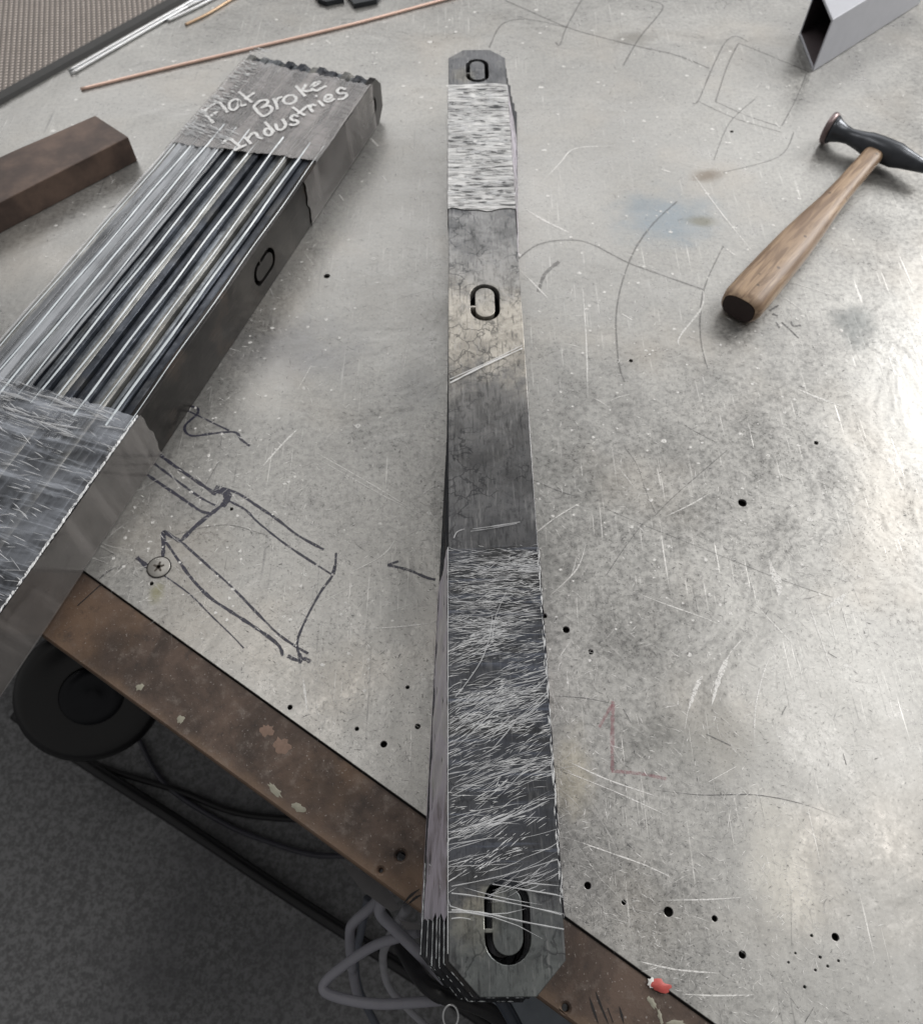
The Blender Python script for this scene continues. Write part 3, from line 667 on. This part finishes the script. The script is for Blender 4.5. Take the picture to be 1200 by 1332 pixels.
for k in range(nb):
    o = pro if k == 0 else pro.copy()
    if k: C.objects.link(o); o.parent = bun
    jitter = 0 if k in (0, nb - 1) else rnd.uniform(-.0008, .0008)
    # local frame of bundle: +y along bars (far end = 0), -x to the left of them
    x = -k * pitch + jitter
    o.rotation_euler = (0, R(90), rnd.uniform(-.0008, .0008)); o.location = (x - TB, -LL + rnd.uniform(-.004, .004), WL / 2 + hs_[k] * (1.2 if k else 0))
    o.material_slots[0].link = 'OBJECT'; o.material_slots[0].material = M_side if k == 0 else (M_edge_grey, M_edge, M_edge_grey, M_edge, M_edge_tan, M_edge, M_edge_grey, M_edge, M_edge_tan, M_edge_grey, M_edge, M_edge_grey, M_edge_tan)[(k * 5 + k // 4) % 13]
    bars_x.append(x)
def bw(): return Matrix.Translation((c_far.x, c_far.y, 0)) @ Matrix.Rotation(rzb, 4, 'Z')
BW = bw(); BWI = BW.inverted()
def bl(px, py, z): return BWI @ P(px, py, z)
def grid_film(name, ya, yb, x0, x1, z, mat, parent, label=None, wav=.0006, nx=46, ny=60, ea=.003, eb=.003, seed=1, sag=0.0, slant=0.0):
    r = random.Random(seed); V = []; Fc = []
    e0 = [r.uniform(-ea, ea) for _ in range(nx + 1)]; e1 = [r.uniform(-eb, eb) for _ in range(nx + 1)]
    for i in range(ny + 1):
        for j in range(nx + 1):
            t = i / ny; u = j / nx; x = x0 + (x1 - x0) * u; y = (ya + e0[j] + slant * u) * (1 - t) + (yb + e1[j]) * t
            bar_ph = math.cos(2 * math.pi * (x / pitch) + math.pi)
            V.append((x, y, z + wav * math.sin(x * 90 + y * 31) * math.sin(y * 47) - sag * (.5 + .5 * bar_ph) + r.uniform(0, .0002)))
    for i in range(ny):
        for j in range(nx): a = i * (nx + 1) + j; Fc.append((a, a + 1, a + nx + 2, a + nx + 1))
    o = mesh(name, V, Fc, mat, parent, True); tag(o, label); return o
xr, xl = .0008, -width_b - .0008
ya1 = bl(392, 205, WL).y; yside = bl(385, 262, WL / 2).y
yaL = bl(222, 186, WL).y
ftx = grid_film('film_wrap', yaL, -.034, xl, xr, WL + .0013, M_film_text, bun, 'film wrap at the far end carrying white handwriting', seed=3, ea=.002, sag=.0006, slant=ya1 - yaL)
yn = bl(181, 543, WL).y
fnr = grid_film('film_wrap', -LL + .05, yn, xl, xr, WL + .0013, M_film_near, bun, 'film wrap at the near end', seed=4, eb=.001, sag=.0008)
flt = grid_film('film_wrap', yn - .01, ya1 + .03, xl, -width_b * .64, WL + .0008, film_material('stretch_film_sheen', (.62, .65, .70), .20, .34, .22, 0, (1, .03, 1), 90, .4, .62, 0, .8), bun, 'film lying over the left bars', seed=6, sag=.0022)
def side_film(ya, yb, parent, mat, x, seed):
    r = random.Random(seed); V = []; Fc = []; ny, nz = 40, 8
    for i in range(ny + 1):
        for j in range(nz + 1):
            y = ya + (yb - ya) * i / ny + (r.uniform(-.003, .003) if i in (0, ny) else 0); V.append((x + .0008 + .0003 * math.sin(y * 40 + j * .5) + r.uniform(0, .0001), y, WL + .0012 - (WL + .0004) * j / nz))
    for i in range(ny):
        for j in range(nz): a = i * (nz + 1) + j; Fc.append((a, a + 1, a + nz + 2, a + nz + 1))
    mesh('film_side', V, Fc, mat, parent, True)
side_film(bl(387, 262, WL / 2).y, -.03, ftx, M_film_face, .0006, 1); side_film(-LL + .05, bl(192, 563, WL / 2).y, fnr, M_film_face, .0006, 2)
side_film(bl(387, 262, WL / 2).y, -.03, ftx, M_film_face, xl - .0024, 3)
# ridges on the bundle's film
def rib(parent, n, ya, yb, angf, lf, wf, mat, seed, x0=None, x1=None):
    r = random.Random(seed); V = []; Fc = []
    for i in range(n):
        y = r.uniform(ya, yb); x = r.uniform(x0 if x0 is not None else xl, x1 if x1 is not None else xr); a = R(angf(r)); Lc = lf(r); k = r.gauss(0, 2)
        pts = []
        for j in range(5):
            t = (j / 4 - .5) * Lc; q = Vector((x + math.cos(a + k * t) * t, y + math.sin(a + k * t) * t, WL + .0022)); q.x = min(max(q.x, xl), xr); q.y = min(q.y, -.004); pts.append(q)
        ribbon(V, Fc, pts, wf(r), Vector((0, 0, 1)), .0007, True, .3)
    tag(mesh('film_creases', V, Fc, mat, parent), kind='stuff')
rib(ftx, 130, ya1, ya1 + .22, lambda r: r.gauss(-8, 8), lambda r: r.uniform(.006, .02), lambda r: r.uniform(.0008, .003), M_crease, 31, xl, xl + .028)
rib(ftx, 260, ya1, -.02, lambda r: r.gauss(-10, 10), lambda r: r.uniform(.02, .06), lambda r: r.uniform(.0006, .0016), crease_material('film_crease_faint', (.7, .7, .72), .22), 32)
rib(ftx, 60, ya1 - .008, ya1 + .02, lambda r: r.gauss(-12, 8), lambda r: r.uniform(.008, .03), lambda r: r.uniform(.001, .003), M_crease_soft, 33, xl, xl + .07)
rib(fnr, 320, yn - .3, yn, lambda r: r.gauss(-2, 12), lambda r: r.uniform(.006, .024), lambda r: r.uniform(.0005, .0014), M_crease_soft, 34)
rib(fnr, 70, yn - .045, yn - .002, lambda r: r.gauss(-1, 5), lambda r: r.uniform(.012, .05), lambda r: r.uniform(.0008, .0022), M_crease_soft, 37)
rib(fnr, 80, yn - .3, yn, lambda r: r.gauss(-4, 13), lambda r: r.uniform(.005, .02), lambda r: r.uniform(.0004, .001), M_crease, 35)
rib(fnr, 420, yn - .3, yn, lambda r: r.gauss(85, 25), lambda r: r.uniform(.002, .006), lambda r: r.uniform(.0008, .0016), M_crease, 36, xr - .0018, xr)
# long taut film strands along the ridges of the bars (bright lines)
V = []; Fc = []
for k, wd in ((0, .0010), (2, .0030), (4, .0014), (6, .0024), (9, .0020), (11, .0024), (13, .0016), (15, .0022), (17, .0018), (19, .0012)):
    x = bars_x[k] - TB * .5
    pts = [Vector((x + .0006 * math.sin(y * 37 + k), y, WL + .0006 + hs_[k] * 1.2)) for y in [yn - .02 + (ya1 + .03 - yn + .02) * i / 30 for i in range(31)]]
    ribbon(V, Fc, pts, wd, Vector((0, 0, 1)), .0012, False, .2)
tag(mesh('film_creases', V, Fc, crease_material('film_strand', (.62, .68, .72), .8), flt), kind='stuff')
# handwriting on the film
TX = lambda pts: [(250 + x / 5.4545, 90 + y / 5.4545) for x, y in pts]
def ell(cx, cy, rx, ry, rot=0): return [(cx + rx * math.cos(t) * math.cos(rot) - ry * math.sin(t) * math.sin(rot), cy + rx * math.cos(t) * math.sin(rot) + ry * math.sin(t) * math.cos(rot)) for t in [i * math.pi / 5 for i in range(11)]]
text = [[(82, 305), (120, 345), (150, 382)], [(84, 300), (120, 268), (165, 240)], [(118, 340), (150, 318), (180, 298)],
        [(190, 228), (220, 265), (252, 306)],
        [(340, 225), (305, 212), (268, 235), (266, 275), (295, 290), (325, 262), (335, 225), (345, 258), (385, 250)],
        [(330, 158), (380, 200), (425, 236)], [(375, 215), (405, 190), (442, 165)],
        [(435, 262), (462, 300), (500, 335)], [(438, 262), (480, 225), (525, 218), (535, 240), (490, 275)], [(492, 275), (540, 258), (566, 282), (545, 315), (500, 336)],
        [(575, 205), (595, 245), (605, 285)], [(590, 245), (605, 210), (640, 195)], ell(692, 215, 46, 30, -.25),
        [(735, 118), (768, 155), (802, 192)], [(808, 105), (790, 135), (772, 155)], [(775, 150), (815, 155), (850, 148)],
        [(835, 130), (880, 112), (905, 90), (870, 95), (845, 130), (880, 152), (915, 135), (952, 118)],
        [(215, 528), (250, 495), (290, 500)], [(268, 492), (310, 525), (350, 558)], [(298, 576), (340, 555), (385, 535)],
        [(372, 482), (395, 505), (418, 530)], [(390, 500), (420, 460), (450, 452), (468, 480), (502, 492)],
        ell(540, 445, 28, 24, .4), [(515, 372), (548, 410), (582, 445)],
        [(592, 385), (605, 425), (640, 425), (662, 395), (640, 352)], [(645, 360), (668, 395)],
        [(752, 338), (722, 325), (700, 345), (715, 362), (742, 364), (748, 384), (715, 396), (690, 388)],
        [(712, 268), (755, 300), (800, 328)], [(745, 318), (778, 292), (812, 262)],
        [(820, 252), (836, 278), (856, 304)], [(834, 280), (846, 252), (880, 258)], [(894, 222), (912, 240), (932, 262)], [(874, 192), (886, 188)],
        [(940, 215), (980, 205), (985, 182), (950, 188), (940, 220), (970, 230), (1010, 208)],
        [(1088, 142), (1052, 132), (1028, 154), (1046, 172), (1082, 170), (1096, 186), (1066, 210), (1030, 212)]]
V = []; Fc = []
for i, s_ in enumerate(text):
    pp = catmull([P(x, y, WL + .0020 + i * .00001) for x, y in TX(s_)], 5); ribbon(V, Fc, pp, .0042, Vector((0, 0, 1)), 0, False, .15)
lt = mesh('handwriting', V, Fc, ink('white_paint_marker', (.78, .78, .78), .5, .45, .90)); lt.parent = bun; lt.matrix_parent_inverse = BWI
tag(lt, 'white paint marker words Flat Broke Industries')

# ------------------------------------------------------------------ hammer
def hammer():
    M_wood = N('worn_hickory'); v = M_wood.map(scale=(1, .09, 1)); g = M_wood.noise(120, 6, .65, v, 1.2); h = M_wood.noise(20, 4, .6, M_wood.map(scale=(1, .4, 1)))
    c = M_wood.mix(M_wood.ramp(g, .35, .66), (.17, .105, .062), (.40, .28, .18)); c = M_wood.mix(M_wood.math('MULTIPLY', M_wood.ramp(h, .45, .65), .45), c, (.22, .15, .105))
    c = M_wood.mix(M_wood.math('MULTIPLY', M_wood.ramp(M_wood.voro(38), .05, .11, 1, 0), .7), c, (.03, .02, .016))
    M_wood.set(color=c, rough=.5, normal=M_wood.bump(g, .3, .0006))
    zc = .019
    p0 = P(963, 398, zc); p1 = P(1100, 241, zc); p0 = P(959, 403, zc - .002); dd = (p1 - p0); dd.z = 0; dd.normalize()
    hc = P(1067, 184, 0); hp = Vector((dd.y, -dd.x, 0)); Ln = (hc - p0).dot(dd); hx = (hc - p0).dot(hp)
    rz = math.atan2(dd.y, dd.x) - math.pi / 2
    root = tag(empty('hammer', (p0.x, p0.y, 0), rz), 'hammer with worn wooden handle and round dark steel head lying on the bench', 'hammer')
    V = []; Fc = []; seg = 24
    prof = [(0, .80), (.004, .93), (.012, 1.0), (.04, 1.0), (.09, .96), (.14, .90), (.19, .78), (.24, .62), (.29, .55), (Ln, .52), (Ln + .02, .5)]
    for y, s in prof:
        for k in range(seg):
            a = 2 * math.pi * k / seg; ca, sa = math.cos(a), math.sin(a); e = .72
            x = math.copysign(abs(ca) ** e, ca) * .0250 * s; z = math.copysign(abs(sa) ** e, sa) * .0185 * s
            V.append((x, y, z + zc - (1 - s) * .001))
    for i in range(len(prof) - 1):
        for k in range(seg): Fc.append((i * seg + k, i * seg + (k + 1) % seg, (i + 1) * seg + (k + 1) % seg, (i + 1) * seg + k))
    b = (len(prof) - 1) * seg; Fc.append(tuple(range(b, b + seg)))
    h_ = mesh('handle', V, Fc, M_wood.m, root, True)
    # dark end grain
    V = [(0, -.0006, zc)]; 
    for k in range(seg): q = Vector(h_.data.vertices[k].co); V.append((q.x * .97, -.0004, (q.z - zc) * .97 + zc))
    mesh('handle_end', V, [(0, 1 + (k + 1) % seg, 1 + k) for k in range(seg)], plain('dark_end_grain', (.035, .022, .020), .7, 0, .4, 250), h_)
    # head: face disc, neck, eye block, peen
    rot = Matrix.Translation((0, Ln - .006, .0)) @ Matrix.Rotation(R(90), 4, 'Y')
    M_hs = plain('dark_hammer_steel', (.07, .075, .085), .32, .7, .4, 80); M_rim = plain('chipped_hammer_face', (.22, .17, .17), .35, .7, .5, 160)
    Z0 = .019
    disc_x = hx; Z0 = .0215
    mm = Matrix.Translation((disc_x, Ln, Z0)) @ Matrix.Rotation(R(90), 4, 'Y')
    face = lathe('striking_face', [(.0185, 0), (.0205, .0012), (.021, .004), (.0195, .008)], M_rim, root, 36, mm)
    lathe('head', [(.0190, .0082), (.0150, .014), (.0115, .024), (.0100, .034), (.0125, .050), (.0150, .060), (.0160, .075), (.0160, .100), (.0130, .112), (.0100, .128), (.0060, .150)], M_hs, root, 36, mm)
hammer()

# ------------------------------------------------------------------ rods and other things on the bench
def rod(pts, z, r, mat, label, cat, group=None, name='filler_rod'):
    pp = [P(x, y, z) for x, y in pts]; o = tube(name, pp, r, mat, None, 10, 8); tag(o, label, cat, group); return o
M_cu = plain('copper_coat', (.84, .60, .50), .35, .45, .12, 40); M_al = plain('bare_aluminium_rod', (.66, .67, .68), .3, .8, .1, 40); M_br = plain('bronze_rod', (.50, .36, .24), .4, .7, .2)
rod([(105, 116), (215, 89), (330, 62), (460, 31), (590, -4), (640, -17)], .0024, .0022, M_cu, 'long copper coated rod running behind the wrapped bar bundle', 'rod')
rod([(241, 32), (270, 18), (303, -2), (330, -16)], .0022, .0020, M_br, 'short dull bronze rod beside the silver rods', 'rod')
rods = [[(92, 96), (180, 45), (262, -2), (300, -24)], [(218, 27), (252, 11), (277, -2), (300, -14)], [(232, 14), (268, -3), (300, -18)]]
lab = ['long silver rod along the edge of the patterned mat', 'short silver rod nearest the short bronze rod', 'short silver rod between the mat and the other silver rods']
for s_, l_ in zip(rods, lab): rod(s_, .0026, .0024, M_al, l_, 'rod', 'silver filler rods by the mat')
rod([(90, 92), (175, 43), (255, -2), (290, -22)], .0026, .0022, M_al, 'thin silver rod pressed against the black rim of the mat', 'rod', 'silver filler rods by the mat')

# patterned mat, top left
c0, c1, c2, c3 = P(88, 88), P(250, -3), P(60, -90), P(0, 80)
mat_o = tag(empty('patterned_mat', (P(150, 20).x, P(150, 20).y, 0)), 'brownish grey mat with small woven diamond bumps and black rim in the far left corner', 'mat')
e_dir = (c1 - c0).normalized(); e_n = Vector((-e_dir.y, e_dir.x, 0)); 
def mp(a, b, z): q = c0 + e_dir * a + e_n * b; return (q.x - mat_o.location.x, q.y - mat_o.location.y, z)
x0_, x1_ = -.35, .75
m_plate = N('mat_brown'); m_plate.set(color=m_plate.mix(m_plate.noise(30, 4), (.30, .26, .235), (.46, .41, .38)), rough=.6)
o = mesh('mat_base', [mp(x0_, .014, .001), mp(x1_, .014, .001), mp(x1_, .8, .001), mp(x0_, .8, .001), mp(x0_, .014, .006), mp(x1_, .014, .006), mp(x1_, .8, .006), mp(x0_, .8, .006)],
         [(4, 5, 6, 7), (0, 1, 5, 4), (1, 2, 6, 5), (2, 3, 7, 6), (3, 0, 4, 7)], plain('mat_dark', (.13, .115, .105), .7), mat_o)
o = mesh('rim', [mp(x0_, 0, .0005), mp(x1_, 0, .0005), mp(x1_, .0135, .0005), mp(x0_, .0135, .0005), mp(x0_, .002, .006), mp(x1_, .002, .006), mp(x1_, .0135, .009), mp(x0_, .0135, .009)],
         [(4, 5, 6, 7), (0, 1, 5, 4), (1, 2, 6, 5), (2, 3, 7, 6), (3, 0, 4, 7)], plain('black_rubber', (.03, .03, .03), .6), mat_o)
V = []; Fc = []; sp = .0105
ia_ = int((x1_ - x0_) / sp)
for i in range(ia_):
    for j in range(int(.5 / (sp * .62))):
        a = x0_ + (i + .5 * (j % 2)) * sp; b = .018 + j * sp * .62; q = Vector(mp(a, b, 0))
        wx, wy = sp * .40, sp * .25; bb = len(V)
        V += [mp(a - wx, b, .0061), mp(a, b - wy, .0061), mp(a + wx, b, .0061), mp(a, b + wy, .0061), mp(a, b, .0080)]
        Fc += [(bb, bb + 1, bb + 4), (bb + 1, bb + 2, bb + 4), (bb + 2, bb + 3, bb + 4), (bb + 3, bb, bb + 4)]
tag(mesh('diamond_bumps', V, Fc, m_plate.m, mat_o), kind='stuff')

def prism_px(name, pts, z1, mat, label, cat, bev=.0012, z0=.0003, group=None):
    q = [P(x, y, z1) for x, y in pts]; cx = sum(p.x for p in q) / len(q); cy = sum(p.y for p in q) / len(q)
    q2 = [(p.x - cx, p.y - cy) for p in q]
    ar = sum(q2[i][0] * q2[(i + 1) % len(q2)][1] - q2[(i + 1) % len(q2)][0] * q2[i][1] for i in range(len(q2)))
    if ar < 0: q2 = q2[::-1]
    v, f = slab_data(q2, z0, z1); o = mesh(name, v, f, mat); o.location = (cx, cy, 0); bevel(o, bev); tag(o, label, cat, group); return o
mb = N('brown_scale_steel'); mb.set(color=mb.mix(mb.ramp(mb.noise(18, 5, .6), .35, .7), (.060, .042, .036), (.14, .095, .075)), rough=.5, metal=.3, normal=mb.bump(mb.noise(120, 4), .25, .0005))
prism_px('steel_block', [(20, 195), (124, 150), (167, 178), (-40, 284), (-100, 250)], .036, mb.m, 'dark brown steel block with clipped corner left of the bar bundle', 'steel block')
M_blk = plain('blackened_steel', (.03, .035, .04), .45, .4)
prism_px('black_plate', [(405, -14), (413, -2), (424, 2), (447, -3), (440, -22)], .008, M_blk, 'black steel offcut at the far edge, left of its neighbour', 'steel offcut', .0008)
prism_px('black_plate', [(448, -12), (460, 5), (490, -1), (500, -18)], .008, M_blk, 'black steel offcut at the far edge, right of its neighbour', 'steel offcut', .0008)

# square tube lying on the bench, open end to the left
def sq_tube():
    a = P(1038, 46); b = P(1056, 94); wd = (b - a).length; ax = (P(1100, 66) - b).normalized()
    yv = (a - b).normalized(); hgt = wd * .98
    # height from the photograph: vertical edge from (1058,90) to (1087,27)
    best = min([.001 * k for k in range(20, 160)], key=lambda hh: (P(1086, 27, hh) - b).xy.length)
    hgt = best
    t = .0045; Lt = .30; root = tag(empty('square_tube', (b.x, b.y, 0)), 'grey square steel tube with mitre-cut open dark end in the far right corner', 'steel tube')
    def q(u, v, s): p = yv * u + ax * s; return (p.x, p.y, v + .0006)
    outr = [(0, 0), (wd, 0), (wd, hgt), (0, hgt)]; inr = [(t, t), (wd - t, t), (wd - t, hgt - t), (t, hgt - t)]
    V = [q(u, v, 0) for u, v in outr] + [q(u, v, Lt) for u, v in outr] + [q(u, v, 0) for u, v in inr] + [q(u, v, Lt) for u, v in inr]; Fc = []
    for i in range(4):
        j = (i + 1) % 4; Fc += [(i, j, 4 + j, 4 + i), (8 + i, 12 + i, 12 + j, 8 + j), (i, 8 + i, 8 + j, j), (4 + i, 4 + j, 12 + j, 12 + i)]
    mt = plain('grey_primer', (.42, .43, .47), .55, .1, .08, 60)
    o = mesh('tube_wall', V, Fc, mt, root); bm = bmesh.new(); bm.from_mesh(o.data); bmesh.ops.recalc_face_normals(bm, faces=bm.faces); bm.to_mesh(o.data); bm.free(); bevel(o, .0012)
    # dark lining inside
    V = [q(u, v, s) for s in (.0015, Lt - .002) for u, v in [(t + .0005, t + .0005), (wd - t - .0005, t + .0005), (wd - t - .0005, hgt - t - .0005), (t + .0005, hgt - t - .0005)]]
    Fc = [(i, (i + 1) % 4, 4 + (i + 1) % 4, 4 + i) for i in range(4)] + [(4, 5, 6, 7)]
    mesh('inner_face', V, Fc, plain('tube_inside_dark', (.075, .06, .065), .6), root)
sq_tube()

# ------------------------------------------------------------------ below the bench
M_cab = plain('grey_violet_cable', (.27, .27, .31), .5, 0, .15); M_hose = plain('black_hose', (.008, .008, .010), .45)
def cable(pts, r, mat, label, cat='cable', group=None):
    o = tube('cable', [P(x, y, z) for x, y, z in pts], r, mat, None, 12, 8); tag(o, label, cat, group); return o
cable([(20, 930, FZ + .02), (100, 985, FZ + .02), (230, 1068, FZ + .02), (380, 1168, FZ + .02), (500, 1245, FZ + .02), (620, 1322, FZ + .02), (700, 1380, FZ + .02)], .011, M_hose, 'straight thick black hose running diagonally across the dark floor', 'hose')
cable([(60, 965, FZ + .01), (140, 1000, FZ + .01), (230, 1028, FZ + .01), (300, 1055, FZ + .01), (360, 1064, FZ + .01), (430, 1066, FZ + .01)], .006, M_hose, 'thin black cable curving over the floor under the bench')
cable([(180, 960, FZ + .01), (215, 1020, FZ + .01), (290, 1070, FZ + .01), (350, 1095, FZ + .01), (410, 1112, FZ + .01), (470, 1112, FZ + .01)], .005, plain('dark_grey_cable', (.05, .05, .065), .3), 'thin dark grey cable with a shiny bend on the floor')
cable([(520, 1140, -.20), (502, 1160, -.22), (480, 1182, -.23), (461, 1199, -.24), (455, 1214, -.25), (458, 1260, -.30), (466, 1300, -.42)], .0052, M_cab, 'grey cable dropping in a bend from under the bench corner', 'cable', 'grey cables hanging under the bench')
cable([(500, 1165, -.17), (494, 1187, -.18), (515, 1210, -.19), (542, 1237, -.19), (580, 1275, -.2)], .0056, M_cab, 'grey cable passing straight behind the stacked bar ends', 'cable', 'grey cables hanging under the bench')
cable([(545, 1212, -.21), (517, 1220, -.22), (487, 1230, -.23), (455, 1250, -.24), (425, 1275, -.25), (423, 1290, -.25), (455, 1301, -.25), (500, 1306, -.25), (575, 1301, -.25), (620, 1296, -.25)], .0050, M_cab, 'lowest grey cable looping out to the left under the bar stack', 'cable', 'grey cables hanging under the bench')
cable([(530, 1180, -.2), (520, 1196, -.24), (505, 1222, -.34), (498, 1250, -.5), (510, 1290, -.6), (560, 1340, -.7)], .005, plain('pale_grey_cable', (.34, .34, .37), .5), 'pale grey cable hanging behind the loops')
cable([(478, 1168, -.5), (470, 1210, -.55), (462, 1250, -.6), (468, 1290, -.65), (490, 1335, -.7)], .0055, plain('slate_cable', (.09, .10, .125), .45), 'slate cable hanging straight down left of the loops')
cable([(500, 1190, -.45), (535, 1255, -.22), (565, 1290, -.16), (600, 1300, -.17), (640, 1318, -.2), (668, 1345, -.25)], .0075, M_hose, 'black cable under the near end of the bar stack')
cable([(650, 1298, -.15), (662, 1318, -.16), (676, 1345, -.17)], .006, plain('navy_cable', (.03, .04, .06), .35), 'navy cable beside the pale panel below the bench')
# key ring
ring = []
cz = -.12; c = P(586, 1322, cz)
ring = [c + Vector((.0065 * math.cos(t), .0085 * math.sin(t), .003 * math.sin(t))) for t in [i * math.pi / 8 for i in range(17)]]
tag(tube('key_ring', ring, .0009, M_al, None, 8, 3), 'small bright wire ring hanging below the bar stack', 'ring')
# pale panel and bracket below the bench
v, f = slab_data([(P(x, y, -.3).x, P(x, y, -.3).y) for x, y in ((640, 1440), (800, 1440), (760, 1350), (700, 1290), (640, 1296))], -.32, -.30)
tag(mesh('grey_panel', v, f, plain('pale_blue_grey_paint', (.26, .29, .33), .5)), 'pale blue grey panel below the bench at the bottom of the picture', 'panel')
v, f = slab_data([(P(x, y, -.14).x, P(x, y, -.14).y) for x, y in ((440, 1118), (470, 1158), (508, 1186), (520, 1182), (500, 1150))][::-1], -.146, -.14)
br = mesh('bracket', v, f, plain('pale_bracket', (.16, .155, .16), .5)); child(br)
v, f = slab_data([(P(x, y, -.15).x, P(x, y, -.15).y) for x, y in ((518, 1196), (545, 1203), (552, 1209), (528, 1209))][::-1], -.156, -.15)
child(mesh('bracket', v, f, br.data.materials[0]))
# black wheel, left
wh = tag(empty('caster_wheel', (P(120, 900, -.55).x, P(120, 900, -.55).y, -.55)), 'glossy black round wheel in the shadow under the left end of the bench edge', 'wheel')
M_tyre = plain('black_tyre', (.004, .004, .005), .3)
mw = Matrix.Rotation(R(35), 4, 'X') @ Matrix.Rotation(R(25), 4, 'Y')
lathe('tyre', [(.05, -.02), (.095, -.024), (.110, -.012), (.112, 0), (.110, .012), (.095, .024), (.05, .02)], M_tyre, wh, 48, mw)
lathe('rim', [(.048, .021), (.046, .026), (.03, .022), (.012, .030)], plain('dark_rim', (.008, .009, .012), .3, .5), wh, 32, mw)
